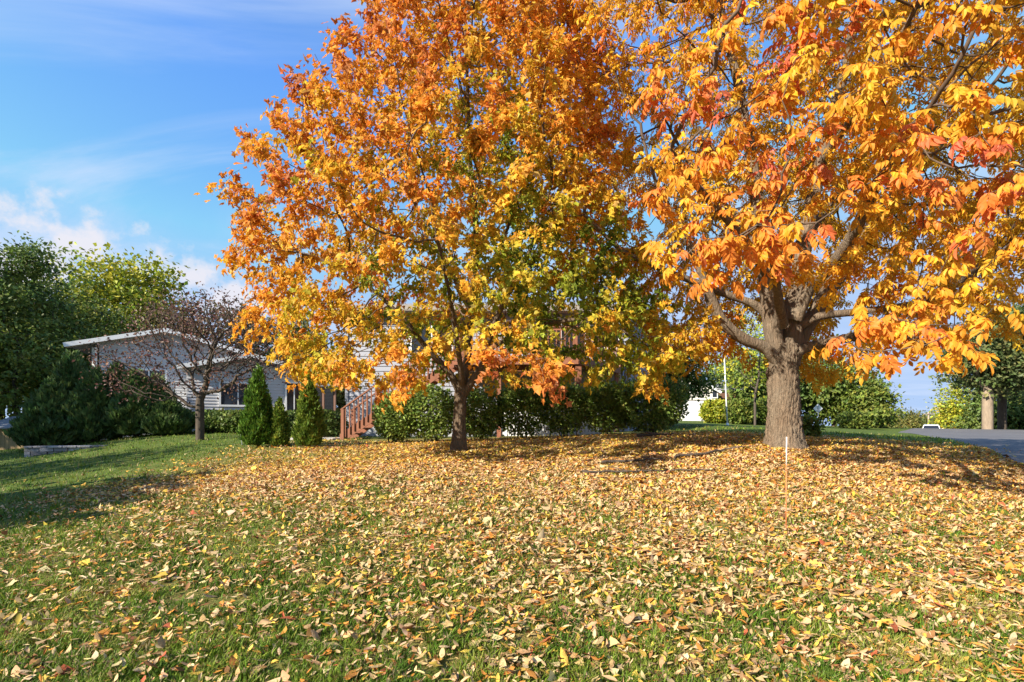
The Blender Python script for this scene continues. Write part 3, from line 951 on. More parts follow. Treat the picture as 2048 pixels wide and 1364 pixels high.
    for k in range(6):
        for (T, TF), nv, mm in ((shapes[k], 9, p[:, 1] < 5.8), (lows[k], 5, (p[:, 1] >= 5.8) & (p[:, 1] < 8.6)), (vlows[k], 4, p[:, 1] >= 8.6)):
            m = keep & (which == k) & mm
            V, f = stamp(T, TF, p[m], R[m], sc[m])
            Vs.append(V); Fs.append(f + off); off += len(V)
            cc = np.repeat(col[m], len(T), 0).reshape(m.sum(), len(T), 3)
            # every leaflet a shade of its own, the stalk brownish
            lv = 1 + r.normal(size=(m.sum(), 7, 1)) * .11
            cc[:, :7 * nv] *= np.repeat(lv, nv, 1); cc[:, 7 * nv:] *= .5
            Cs.append(cc.reshape(-1, 3))
    o = mk('crown', np.vstack(Vs), np.vstack(Fs), M_leaf, root, col=np.clip(np.vstack(Cs), 0, .95))
    o['kind'] = 'stuff'
    print('ash leaves', n, 'nodes', len(pos))


ash()


# ---- generic trees further off ---------------------------------------------------------------------------
def bgtree(name, label, base, height, lobes, trunk_r, stops, nleaf, leaf, seed, cat='tree', group=None, bark=None, natt=150, sparse=0.0, leafmat=None, flat=.5, lean=0, stems=1, droop=-.3, vary=.2, hollow=.35):
    """lobes: list of (dx, dy, z, rx, ry, rz) relative to the base"""
    r = np.random.default_rng(seed)
    nleaf = int(nleaf * .86); leaf = leaf * 1.05
    base = np.array(base, float) - np.array([0, 0, .08])
    root = empty(name, base, label, cat, group)
    Lb = np.array(lobes, float)
    w = (Lb[:, 3] * Lb[:, 4] * Lb[:, 5]); w = w / w.sum()
    nz = Noise(1.3 * max(.5, Lb[:, 3].mean() / 1.5), 3, 24, seed)

    def sample(n):
        k = r.choice(len(Lb), n, p=w)
        d = norm(r.normal(size=(n, 3))); rho = r.random(n) ** (1 / 3)
        p = Lb[k, :3] + d * (rho * (1 + .15 * r.normal(size=n)))[:, None] * Lb[k, 3:]
        inside = np.min(np.linalg.norm((p[:, None] - Lb[None, :, :3]) / Lb[None, :, 3:], axis=2), 1)
        ok = (inside > hollow * r.random(n)) & (nz(p) > -.55 + sparse)
        return p[ok], inside[ok]
    att, _ = sample(natt * 2); att = att[:natt]
    zb = max(.35 * (Lb[:, 2] - Lb[:, 5]).min() + .15 * height, .15 * height)
    pos, par = [], []
    for s in range(stems):
        ang = 2 * np.pi * s / stems + 1
        for i in range(6):
            t = i / 5
            q = np.array([lean * t * t + (stems > 1) * math.cos(ang) * (.05 + .14 * t) * height * .3, (stems > 1) * math.sin(ang) * (.05 + .14 * t) * height * .3, t * zb])
            pos.append(q); par.append(len(pos) - 2 if i else (-1 if s == 0 else 0))
    pos, par = colonize(np.array(pos), np.array(par), att, height * .035, height * .04, iters=70, trop=(0, 0, .08), jit=.2, seed=seed)
    rad, ch, cnt = radii(par, .006 + height * .0006, trunk_r)
    branch_mesh(pos + base, par, rad).build('trunk', bark or M_bark_dark, root, smooth=True)
    # leaves in clumps round the twig ends
    cl, _ = sample(int(nleaf / 9) * 3); cl = cl[:int(nleaf / 9)]
    tips = pos[np.where(cnt <= 2)[0]]
    cl = np.vstack([cl, tips[r.integers(0, len(tips), int(nleaf / 14))]])
    ii = r.integers(0, len(cl), nleaf)
    p = cl[ii] + r.normal(size=(nleaf, 3)) * np.array([1, 1, flat]) * leaf * 1.7
    ctr = np.average(Lb[:, :3], axis=0, weights=w)
    outw = norm(p - ctr)
    nrm = norm(outw * .6 + np.array([0, 0, .6]) + r.normal(size=(nleaf, 3)) * .6)
    d = norm(outw * .4 + np.array([0, 0, droop]) + r.normal(size=(nleaf, 3)) * .7)
    sc = leaf * r.normal(1, .25, nleaf).clip(.4, 1.7)
    cn = Noise(1.6 * max(.6, Lb[:, 3].mean() / 1.5), 3, 24, seed + 3)
    t = .5 + .27 * cn(p) + r.normal(size=nleaf) * .12 + r.normal(size=len(cl))[ii] * .1
    col = jitter_col(hue_mix(stops, t), vary, r)
    V, f = stamp(T_L2, F_L2, p + base, frames(nrm, d), sc)
    mk('crown', V, f, leafmat or M_green, root, col=np.repeat(col, len(T_L2), 0))['kind'] = 'stuff'
    return root


DK = [(0, (.065, .105, .025)), (.5, (.125, .185, .04)), (1, (.21, .25, .05))]
MD = [(0, (.075, .12, .022)), (.5, (.15, .20, .035)), (1, (.26, .27, .045))]
YG = [(0, (.15, .21, .02)), (.5, (.32, .35, .03)), (1, (.50, .44, .04))]
YE = [(0, (.42, .34, .03)), (.5, (.66, .46, .03)), (1, (.72, .50, .05))]
OL = [(0, (.075, .10, .025)), (.5, (.15, .16, .035)), (1, (.28, .22, .05))]
PU = [(0, (.09, .05, .045)), (.5, (.15, .075, .06)), (1, (.22, .12, .07))]
PN = [(0, (.06, .095, .03)), (.5, (.11, .145, .045)), (1, (.22, .20, .07))]


def lobes_of(H0, W, zb, n, seed, taper=.3):
    r = np.random.default_rng(seed); out = []
    out.append((0, 0, zb + (H0 - zb) * .5, W * .36, W * .36, (H0 - zb) * .48))
    for i in range(n):
        t = (i + .5) / n; z = zb + (H0 - zb) * (.12 + .8 * t)
        rr = W * .5 * (1 - taper * abs(t - .4) * 2) * r.uniform(.45, .75)
        a = i * 2.4 + r.uniform(-.4, .4)
        s = W * r.uniform(.15, .24)
        out.append((rr * math.cos(a), rr * math.sin(a), z, s, s, s * .85))
    return out


def far(px, py_base, Y, top_py, W):
    X = (px - CX) / F * Y
    b = np.array([X, Y, H(X, Y)])
    return b, CZ + (HY - top_py) / F * Y - b[2]


# left: the wooded side behind the neighbour's house
for k, (name, label, px, Y, top, W, st, n, lf, tr) in enumerate([
    ('deciduous_tree', 'tall dark green tree with thinning top rising at the far end of the conifer row', -5, 27, 480, 7.5, DK, 19000, .19, .30),
    ('deciduous_tree', 'dark green tree behind the small tan shed, hanging low over its roof', -40, 31, 560, 10.5, MD, 14000, .21, .30),
    ('deciduous_tree', 'dark green tree between the thinning tall tree and the yellow green tree', 110, 33, 545, 8.5, DK, 16000, .21, .30),
    ('deciduous_tree', 'round yellow green tree rising behind the white house roof', 245, 38, 508, 11.0, YG, 17000, .31, .34),
    ('deciduous_tree', 'bushy olive green tree just behind the white gable roof', 190, 31, 610, 7.5, MD, 11000, .21, .24),
    ('deciduous_tree', 'reddish olive tree standing behind the ridge of the white house', 400, 36, 598, 9.5, [(0, (.09, .065, .035)), (.5, (.13, .10, .04)), (1, (.20, .16, .05))], 12000, .23, .30),
    ('deciduous_tree', 'olive tree half hidden behind the left edge of the orange maple', 560, 40, 640, 9.0, OL, 10000, .29, .28),
    ('deciduous_tree', 'low olive yellow tree filling the gap between the two houses', 668, 30, 725, 5.0, OL, 8000, .2, .14),
    ('understorey_tree', 'low green tree with yellowing sprays right behind the conifer row', 30, 26, 640, 7.0, MD, 12000, .17, .16),
]):
    b, h = far(px, 0, Y, top, W)
    bgtree(name, label, b, h, lobes_of(h, W, h * (.2 if 'low ' in label else .12 if 'bushy' in label else .22), 9, 200 + k), tr, st, n, lf, 300 + k, group='trees behind the white house', sparse=.12 if 'thinning' in label else 0)

# off to the left of the view: the neighbour's trees that shade the left lawn
for k, (x, y, h, w) in enumerate([(-26, 2, 11.0, 8.5), (-30, 9.5, 12.5, 9), (-33, 17, 13, 9), (-27.5, -6, 10.5, 8), (-13.0, 3.4, 5.0, 2.9)]):
    b = np.array([x, y, H(x, y)])
    bgtree('shade_tree', 'broad green tree standing on the neighbouring lawn', b, h, lobes_of(h, w, h * .18, 9, 240 + k), .25, MD, 5500, .4, 340 + k, group='trees on the neighbouring lawn')

# the crab apple in front of the neighbour's house: bare, sparse purple leaves
cb = G(400, 17)
bgtree('crabapple_tree', 'spreading nearly bare tree with sparse purple brown leaves before the white house', cb, 5.2,
       [(0, 0, 3.6, 2.2, 2.0, 1.3), (-2.1, -.2, 2.7, 1.5, 1.3, .8), (2.2, 0, 3.0, 1.7, 1.3, 1.1), (-.8, .2, 4.3, 1.3, 1.2, .7), (.9, -.3, 4.5, 1.5, 1.2, .6), (-1.2, -.4, 1.8, 1.6, 1.0, .5), (1.4, -.3, 1.9, 1.2, 1.0, .5), (2.5, 0, 4.0, .8, .8, .6)],
       .135, PU, 7000, .08, 401, natt=1000, bark=M_bark_dark, flat=1, hollow=.2, vary=.25)

# right: beyond the lawn
b, h = far(1360, 0, 24, 700, 5)
bgtree('deciduous_tree', 'dark green tree hanging in front of the cream garage', b - np.array([.4, 0, 0]), h, [(0, 0, 2.6, 1.5, 1.4, 1.3), (1.0, -.2, 1.9, .9, .8, .5), (1.5, 0, 2.3, .7, .7, .35), (-.8, 0, 1.7, .9, .9, .9), (.3, 0, 3.3, .9, .9, .6), (1.0, 0, 2.9, .7, .7, .4)], .12, DK, 8000, .15, 410)
for k, (label, px, Y, top, W, st, n, lf) in enumerate([
    ('dark green tree mass directly behind the clipped hedge by the flagpole', 1500, 52, 695, 9.0, DK, 8500, .36),
    ('dark green tree rising behind the thick ash trunk', 1590, 55, 690, 10.0, DK, 8500, .36),
    ('mid green tree behind the diamond road sign', 1668, 53, 722, 8.0, MD, 8500, .36),
    ('mid green low spreading tree at the road end of the green thicket', 1732, 50, 765, 4.6, MD, 9000, .28)]):
    b, h = far(px, 0, Y, top, W)
    bgtree('deciduous_tree', label, b, h, lobes_of(h, W, h * .08, 9, 420 + k, .2), .25, st, n, lf, 430 + k, group='green thicket beyond the lawn')
b, h = far(1510, 0, 38, 600, 5)
bgtree('deciduous_tree', 'thin pale yellow green tree with open airy crown behind the ash', b, h, lobes_of(h, 8.5, h * .3, 8, 455), .09, YG, 4200, .2, 456, sparse=.25)
for k, (label, px, Y, top, W, st, n, lf) in enumerate([
    ('grey brown brushy tree on the far side of the road crest', 1775, 95, 826, 5.5, OL, 4000, .35),
    ('round olive tree past the road crest with a yellow skirt', 1805, 105, 822, 9.0, OL, 5000, .4),
    ('olive green tree past the road crest behind the white car', 1840, 110, 828, 9.0, OL, 5000, .4),
    ('rounded green tree past the crest behind the yellow tree', 1890, 112, 822, 9.5, MD, 5000, .4),
    ('bright yellow tree past the crest beside the utility pole', 1912, 92, 806, 5.6, YE, 6000, .34),
    ('dark green tree filling the gap behind the roadside pines', 2018, 64, 780, 9.0, DK, 7000, .45),
    ('dark green bushy tree behind the last roadside pine', 2060, 62, 760, 14.0, DK, 7000, .45),
    ('yellow leaved tree whose boughs reach out from the pines', 1925, 70, 770, 7.0, YG, 4500, .33)]):
    b, h = far(px, 0, Y, top, W)
    bgtree('deciduous_tree', label, b, h, lobes_of(h, W, h * .1, 7, 460 + k), .2, st, n, lf, 470 + k, group='trees past the road crest', sparse=.1 if 'brushy' in label else 0)
for k, (label, px, Y, top, W) in enumerate([
    ('big pine with pale sunlit trunk at the roadside', 1975, 47, 640, 7.5),
    ('big pine with a darker trunk right behind the pale trunked pine', 2004, 50, 600, 9.5),
    ('big pine farthest along the verge from the pale trunked pine', 2075, 46, 610, 9.0)]):
    b, h = far(px, 0, Y, top, W)
    bgtree('pine_tree', label, b, h, lobes_of(h, W, h * (.36 if k == 0 else .27), 12, 480 + k, .35), .42 - .06 * k, PN, 9500, .32, 490 + k, group='roadside pines', bark=M_bark_pale if k == 0 else M_bark_dark, flat=.35, droop=.1)


# ---- conifers: columns of upright sprays ----------------------------------------------------------------
def arborvitae(name, label, base, height, width, stops, n, seed, spray=.16, group=None, twin=False, belly=.22, cat='conifer'):
    r = np.random.default_rng(seed)
    base = np.array(base, float) - np.array([0, 0, .05])
    root = empty(name, base, label, cat, group)
    mb = MB(); mb.tube([base, base + np.array([.01, 0, height * .3]), base + np.array([0, 0, height * .8])], [width * .07, width * .05, .01], 8)
    mb.build('trunk', M_bark_dark, root, smooth=True)
    z = 1 - np.sqrt(r.random(n)) * .97                       # more near the bottom
    prof = np.where(z < belly, .72 + .28 * z / belly, ((1 - z) / (1 - belly)) ** .82)
    th = r.uniform(0, 2 * np.pi, n)
    lump = 1 + .17 * np.sin(th * 3 + z * 9 + seed) + .13 * np.sin(th * 6 - z * 21 + seed) + r.normal(size=n) * .08
    rho = prof * width / 2 * lump * np.where(r.random(n) < .75, r.uniform(.82, 1.03, n), r.uniform(.3, .85, n))
    cx = np.zeros(n)
    if twin:
        m = (z > .6) & (r.random(n) < .4); cx[m] = -width * .22; z = np.where(m, z * .86, z)
    p = base + np.stack([cx + np.cos(th) * rho, np.sin(th) * rho, z * height + .04], 1)
    out = np.stack([np.cos(th), np.sin(th), np.zeros(n)], 1)
    d = norm(out * .55 + np.array([0, 0, 1.0]) + r.normal(size=(n, 3)) * .33)
    nrm = norm(out + r.normal(size=(n, 3)) * .55)
    nz = Noise(width * .5, 3, 20, seed)
    col = jitter_col(hue_mix(stops, .5 + .25 * nz(p) + r.normal(size=n) * .15), .18, r)
    sc = spray * r.normal(1, .25, n).clip(.5, 1.6)
    V, f = stamp(T_L2 * np.array([.7, 1, 1]), F_L2, p, frames(nrm, d), sc)
    mk('foliage', V, f, M_green, root, col=np.repeat(col, len(T_L2), 0))['kind'] = 'stuff'
    return root


AV = [(0, (.045, .10, .012)), (.5, (.085, .17, .018)), (1, (.15, .24, .03))]
AV2 = [(0, (.06, .11, .015)), (.5, (.13, .20, .025)), (1, (.27, .30, .05))]
AVD = [(0, (.055, .095, .03)), (.5, (.10, .16, .045)), (1, (.17, .22, .06))]
arborvitae('arborvitae', 'tallest bright green twin tipped arborvitae of the three by the wooden stair', G(517, 13), 2.12, .70, AV, 8500, 1, .10, 'three arborvitae by the stair', True)
arborvitae('arborvitae', 'smallest bright green arborvitae, standing between two taller ones by the stair', G(559, 13.0), 1.28, .42, AV2, 4500, 2, .085, 'three arborvitae by the stair')
arborvitae('arborvitae', 'yellowish green broad arborvitae standing closest to the wooden stair', G(618, 12.8), 1.92, .62, AV2, 8000, 3, .10, 'three arborvitae by the stair')
con_lab = ['dark conifer standing right behind the stone block wall', 'dark tall conifer second along from the stone block wall', 'dark conifer third along from the stone block wall', 'dark conifer fourth along from the stone block wall',
           'dark conifer fifth along from the stone block wall', 'dark conifer sixth along from the stone block wall', 'dark squat conifer at the crab apple end of the dark row']
for k, (px, Y, top, W) in enumerate([(105, 19.6, 765, 2.0), (145, 20.4, 704, 2.0), (190, 20.1, 736, 1.7), (234, 20.8, 730, 1.75), (272, 20.3, 742, 1.6), (312, 21.0, 752, 1.6), (338, 20.0, 805, 1.3)]):
    b, h = far(px, 0, Y, top, 1)
    arborvitae('conifer', con_lab[k], b, h, W, AVD, 6000, 20 + k, .235, 'dark conifer row', belly=.3)
b = G(85, 18.4)


# ---- shrubs ------------------------------------------------------------------------------------------------
def shrub(name, label, base, w, dpt, h, stops, n, leaf, seed, group=None, z0=.1, stems=9, sparse=0.0, cat='shrub', low_open=.0):
    r = np.random.default_rng(seed)
    base = np.array(base, float) - np.array([0, 0, .03])
    root = empty(name, base, label, cat, group)
    mb = MB()
    for s in range(stems):
        a = r.uniform(0, 2 * np.pi); x0 = r.normal(size=2) * w * .10
        tip = np.array([math.cos(a) * w * .36, math.sin(a) * dpt * .36, h * r.uniform(.6, .85)])
        b0 = np.array([x0[0], x0[1], 0.])
        mid = b0 * .5 + tip * .5 + np.array([-tip[0] * .12, -tip[1] * .12, -.02])
        mb.tube(base + np.array([b0, mid, tip]), [.014, .010, .004], 5)
        for q in range(4):
            t0 = r.uniform(.3, .9); s0 = b0 + (tip - b0) * t0
            e = s0 + np.array([r.normal() * w * .16, r.normal() * dpt * .16, r.uniform(.05, .25) * h])
            mb.tube(base + np.array([s0, e]), [.006, .003], 4)
    mb.build('stems', M_twig, root, smooth=True)
    m = int(n * 2.6)
    q = r.uniform(-1, 1, (m, 3))
    e = (np.abs(q[:, 0]) ** 2.6 + np.abs(q[:, 1]) ** 2.6 + np.where(q[:, 2] > 0, np.abs(q[:, 2]) ** 3, np.abs(q[:, 2]) ** 2.2))
    nz = Noise(.5 * w, 3, 20, seed); nz2 = Noise(.22 * w, 3, 20, seed + 1)
    e = e * (1 + .22 * nz(q * w / 2) + .12 * nz2(q * w / 2))
    ok = (e < 1) & (e > .25 * r.random(m)) & (nz2(q * w / 2) * .6 + nz(q * w / 2) * .4 > -.7 + sparse)
    if low_open:
        ok &= ~((q[:, 2] < low_open) & (r.random(m) < .5))
    q = q[ok][:n]; n = len(q)
    p = np.stack([q[:, 0] * w / 2, q[:, 1] * dpt / 2, z0 + (q[:, 2] * .5 + .5) * (h - z0)], 1)
    outw = norm(q)
    nrm = norm(outw * .5 + np.array([0, 0, .6]) + r.normal(size=(n, 3)) * .6)
    d = norm(outw * .5 + np.array([0, 0, .15]) + r.normal(size=(n, 3)) * .7)
    col = jitter_col(hue_mix(stops, .5 + .28 * nz2(p) + r.normal(size=n) * .16), .2, r)
    V, f = stamp(T_L2, F_L2, p + base, frames(nrm, d), leaf * r.normal(1, .25, n).clip(.5, 1.6))
    mk('foliage', V, f, M_green, root, col=np.repeat(col, 4, 0))['kind'] = 'stuff'
    return root


HG = [(0, (.085, .14, .025)), (.5, (.175, .25, .045)), (1, (.31, .37, .085))]
for k, (px, w, top, low, sp, label) in enumerate([
    (792, 1.0, 795, 0, 0, 'clipped green hedge shrub growing right against the wooden stair'),
    (862, 1.25, 783, 0, 0, 'clipped green hedge shrub just to the stair side of the maple trunk'),
    (958, 1.25, 778, 0, 0, 'clipped green hedge shrub just past the maple trunk, before the slim deck post'),
    (1045, 1.2, 772, -.1, .1, 'hedge shrub with thin open lower half showing pale wall behind'),
    (1128, 1.2, 776, .05, .15, 'hedge shrub before the thick deck post, bare below so white slats show'),
    (1212, 1.25, 770, -.2, .05, 'hedge shrub with gappy base under the angled end of the deck'),
    (1300, 1.75, 768, 0, 0, 'largest rounded dark hedge shrub at the garage end of the hedge')]):
    b = G(px, 14.2 if k < 6 else 14.0)
    h = CZ + (HY - top + 9 + 5 * math.sin(k * 2.3)) / F * 14.2 - b[2]
    shrub('hedge_shrub', label, b, w * 1.12, 1.15 if k < 6 else 1.6, h, HG, 6300 if k < 6 else 9500, .082, 60 + k, 'clipped hedge below the deck', z0=.14, low_open=low, sparse=sp)
for k, (px, Y, w, h, label) in enumerate([(350, 21.2, 1.6, 1.0, 'low dark green shrub beside the squat conifer'), (440, 21, 2.2, .95, 'low dark green shrub under the white house windows behind the crab apple trunk'), (490, 20.8, 1.8, .95, 'low dark green shrub behind the tallest bright arborvitae'),
                                          (575, 20.5, 2.2, .95, 'low dark green shrub seen between the small and broad arborvitae'), (650, 18.5, 1.4, 1.0, 'low dark green shrub between the broad arborvitae and the wooden stair')]):
    shrub('low_shrub', label, G(px, Y), w, 1.3, h, DK, 3800, .12, 90 + k, 'low shrubs along the white house')
for k, (px, Y, w, h, label) in enumerate([(1432, 41, 2.4, 1.9, 'rounded yellow green shrub beside the flagpole next to the bins'), (1478, 40, 2.6, 2.0, 'clipped hedge block with a yellow top beside the flagpole'), (1520, 40.5, 2.6, 2.0, 'clipped dark green hedge block next to the thick ash trunk')]):
    shrub('clipped_hedge', label, G(px, Y), w, 2.0, h, MD if k else YG, 4200, .2, 110 + k, 'clipped hedge by the flagpole', z0=.05)
shrub('young_spruce', 'small feathery spruce seedling next to the thick ash trunk', G(1617, 14), .55, .5, .62, MD, 700, .12, 120, z0=.03)
shrub('verge_bush', 'light green bush at the foot of the spreading tree by the road', G(1712, 44), 3.2, 2.0, 1.5, MD, 2600, .22, 121, z0=.03)


# ------------------------------------------------------------------ lawn: grass blades and fallen leaves
def poly_clear(X, Y):
    ok = ~in_poly(X, Y, ROADP)
    ok &= np.hypot(X - ASH[0], Y - ASH[1]) > .36
    ok &= np.hypot(X - MAP[0], Y - MAP[1]) > .19
    return ok


def view_pts(n, y0, y1, power, r, wide=1.06):
    """points on the lawn inside the view wedge, denser near by"""
    t = r.random(n)
    Y = (y0 ** (1 - power) + t * (y1 ** (1 - power) - y0 ** (1 - power))) ** (1 / (1 - power))
    X = r.uniform(-wide, wide, n) * (Y + .25)
    return X, Y


def grass():
    r = np.random.default_rng(90)
    X, Y = view_pts(155000, 2.0, 24, 1.75, r)
    lcv = leaf_cover(X, Y)
    nc = Noise(.35, 2, 24, 91); nc2 = Noise(1.4, 2, 24, 92)
    q = np.stack([X, Y], 1)
    cl = nc(q)
    ok = poly_clear(X, Y) & (cl + .8 * nc2(q) > -1.7 + 1.0 * r.random(len(X))) & (r.random(len(X)) > .55 * lcv * (Y > 6))
    ok &= ~((Y > 16) & (X > -5) & (X < 5.2))
    X, Y, q, cl = X[ok], Y[ok], q[ok], cl[ok]
    n = len(X)
    z = H(X, Y) - .012
    hgt = (.045 + .030 * r.random(n) + .020 * np.clip(cl, -1, 1)) * (1 + np.clip(Y - 6, 0, 20) * .03)
    wdt = (.0032 + .0016 * r.random(n)) * (1 + np.clip(Y - 3, 0, 30) * .23)
    a = r.uniform(0, 2 * np.pi, n)
    lean = np.stack([np.cos(a), np.sin(a)], 1) * (hgt * r.uniform(.2, 1.15, n))[:, None]
    sd = np.stack([-np.sin(a + r.normal(size=n) * .5), np.cos(a)], 1) * wdt[:, None]
    b = np.stack([X, Y, z], 1)
    V = np.empty((n, 5, 3))
    e = np.concatenate([sd, np.zeros((n, 1))], 1)
    mid = b + np.concatenate([lean * .35, (hgt * .62)[:, None]], 1)
    tip = b + np.concatenate([lean, hgt[:, None]], 1)
    V[:, 0] = b - e; V[:, 1] = b + e; V[:, 2] = mid + e * .8; V[:, 3] = mid - e * .8; V[:, 4] = tip
    i = (np.arange(n) * 5)[:, None]
    fa = Y > 7.5
    quads = np.hstack([i, i + 1, i + 2, i + 3])[~fa]; tris = np.vstack([np.hstack([i + 3, i + 2, i + 4])[~fa], np.hstack([i, i + 1, i + 4])[fa]])
    nd = Noise(.8, 2, 24, 93)
    t = .45 + .22 * nd(q) + .15 * nc2(q) + r.normal(size=n) * .14
    stops = [(0, (.055, .115, .012)), (.4, (.12, .20, .018)), (.7, (.20, .25, .03)), (1, (.36, .30, .08))]
    col = jitter_col(hue_mix(stops, t), .2, r)
    straw = r.random(n) < .11
    col[straw] = np.array([.40, .31, .15]) * r.uniform(.6, 1.1, (straw.sum(), 1))
    o = mk('grass', V.reshape(-1, 3), [quads, tris], M_grass, col=np.repeat(col, 5, 0))
    tag(o, 'short green lawn grass standing between the fallen leaves', 'grass', kind='stuff')
    print('blades', n)


grass()


def curled(seed, seg=6):
    """a dry ash leaflet, 1 long, cupped across and curled along its length"""
    r = np.random.default_rng(seed)
    cup = r.uniform(-.9, 1.4); curl = r.uniform(-1.3, 1.5); tw = r.normal() * .9; wid = r.uniform(.15, .25)
    V, Fc = [], []
    ys = np.linspace(0, 1, seg + 1)
    ang = 0; p = np.zeros(2)
    for k, y in enumerate(ys):
        if k:
            ang += curl / seg * (1 + .5 * r.normal())
            p = p + np.array([math.cos(ang), math.sin(ang)]) / seg
        w = wid * (math.sin(math.pi * min(.97, y * .93 + .02) ** .85) + .02) * (1 + .07 * r.normal())
        t = tw * (y - .5)
        for s in (-1, 0, 1):
            c = cup * w * abs(s)
            x, zz = s * w * math.cos(cup * .6) , c * .85 + (.02 * r.normal() if s else 0)
            V.append((x * math.cos(t) - zz * math.sin(t), p[0] - .5, p[1] + x * math.sin(t) + zz * math.cos(t)))
    for k in range(seg):
        for s in range(2):
            a = k * 3 + s
            Fc.append((a, a + 1, a + 4, a + 3))
    V = np.array(V) * np.array([1, 1, .7]); V[:, 2] -= np.percentile(V[:, 2], 20)
    return V, np.array(Fc)


LEAF_HUES = [('tan', (.53, .345, .16), .36), ('pale straw coloured', (.60, .44, .23), .25), ('yellow', (.62, .41, .07), .15), ('orange', (.52, .215, .04), .13), ('brown', (.25, .12, .045), .12), ('reddish', (.36, .09, .04), .02)]


def fallen():
    r = np.random.default_rng(95)
    hue_p = np.array([h[2] for h in LEAF_HUES]); hue_p /= hue_p.sum()
    hues = np.array([h[1] for h in LEAF_HUES])
    # near ground, finer candidates
    sets = []
    for n, y0, y1, pw in ((160000, 2.0, 9.0, -1.0), (64000, 9.0, 17.5, .9), (20000, 17.5, 34, 1.2)):
        X, Y = view_pts(n, y0, y1, pw, r)
        c = leaf_cover(X, Y)
        ok = (poly_clear(X, Y) | (in_poly(X, Y, ROADP) & (r.random(n) < .07))) & (r.random(n) < c ** 1.15) & ~((Y > 15.2) & (X > -5) & (X < 5.2))
        sets.append(np.stack([X[ok], Y[ok]], 1))
    # a thin scatter on the left lawn and on the road edge
    q = np.vstack(sets)
    n = len(q)
    X, Y = q[:, 0], q[:, 1]
    c = leaf_cover(X, Y)
    z = H(X, Y) + .006 + .030 * r.random(n) * (.5 + c) + .018 * (c < .6)
    p = np.stack([X, Y, z], 1)
    e = .6
    gxn = (H(X + e, Y) - H(X - e, Y)) / (2 * e); gyn = (H(X, Y + e) - H(X, Y - e)) / (2 * e)
    up = norm(np.stack([-gxn, -gyn, np.ones(n)], 1))
    nrm = norm(up + r.normal(size=(n, 3)) * np.array([.15, .15, .1]) )
    flip = r.random(n) < .3
    d = r.normal(size=(n, 3)); d[:, 2] *= .3; d = norm(d)
    R = frames(nrm, d)
    R[flip, :, 0] *= -1; R[flip, :, 2] *= -1
    sc = r.lognormal(math.log(.051), .33, n).clip(.02, .12) * (1 + np.clip(Y - 7, 0, 14) * .05)
    k = r.choice(len(hues), n, p=hue_p)
    yel = Noise(2.5, 2, 20, 96)(q)
    rightish = np.clip((X - 1) / 6, 0, 1)
    sw = (r.random(n) < .22 * rightish + .1 * (yel > .4)); k[sw & (k == 0)] = 3
    sw2 = (r.random(n) < .45) & (Y > 8.5); k[sw2 & (k < 2)] = 2
    col = hues[k] * (1 + r.normal(size=(n, 1)) * .17) * (1 + r.normal(size=(n, 3)) * .06)
    col = np.clip(col, .01, .9)
    # the three hundred that show largest are objects of their own
    dist = np.linalg.norm(p - np.array([0, 0, CZ]), axis=1)
    score = np.where(in_view(p, -10), sc / dist, 0)
    pick = np.argsort(-score)[:300]
    from mathutils import Matrix
    shapes = [curled(700 + s, 6) for s in range(12)]
    metas = []
    dep = [np.ptp(V[:, 2]) for V, _ in shapes]; CURL = [int(np.searchsorted(np.quantile(dep, [.34, .67]), q_)) for q_ in dep]
    for V, f in shapes:
        me = bpy.data.meshes.new('fallen_leaf'); me.from_pydata(V.tolist(), [], f.tolist()); me.materials.append(M_dryo)
        me.polygons.foreach_set('use_smooth', np.ones(len(f), bool)); metas.append(me)
    for j, i in enumerate(pick):
        mi = int(r.integers(0, 12)); ob = bpy.data.objects.new('fallen_leaf', metas[mi])
        COL.objects.link(ob)
        M = np.eye(4); M[:3, :3] = R[i] * sc[i]; M[:3, 3] = p[i]
        ob.matrix_world = Matrix(M.tolist())
        ob.color = (*[float(c_) for c_ in col[i]], 1)
        nm = LEAF_HUES[k[i]][0]
        size = 'small' if sc[i] < .075 else 'medium sized' if sc[i] < .1 else 'large'
        form = ('flat', 'gently cupped', 'tightly curled')[CURL[mi]]
        tag(ob, '%s %s %s fallen leaf lying on the foreground lawn' % (size, form, nm), 'leaf', '%s %s %s fallen leaves' % (size, form, nm))
    keep = np.ones(n, bool); keep[pick] = False
    Vs, Fs, Cs, off = [], [], [], 0
    lo = [curled(720 + s, 2) for s in range(10)]; hi = [curled(740 + s, 3) for s in range(10)]
    vlo = []
    for s in range(10):
        rs = np.random.default_rng(760 + s); vlo.append((T_LF * np.array([.75, 1, rs.uniform(-2.5, 3)]) - np.array([0, .5, 0]), F_LF))
    which = r.integers(0, 10, n)
    # lobed maple leaves among them, most under the maple
    lob = r.random(n) < .10 + .26 * np.exp(-((X - MAP[0]) ** 2 + (Y - MAP[1]) ** 2) / 22)
    mlb = []
    for s in range(10):
        rs = np.random.default_rng(780 + s)
        T = MAPV[s % 4] * np.array([1.15, 1.15, rs.uniform(.6, 1.6)]) - np.array([0, .5, 0]); T[:, 2] -= np.percentile(T[:, 2], 25)
        mlb.append((T, F_MAP) if s < 4 else (T_MLO * np.array([1.2, 1.15, rs.uniform(-2, 2)]) - np.array([0, .5, 0]), F_MLO))
    mlc = [mlb[4 + s % 6] for s in range(10)]
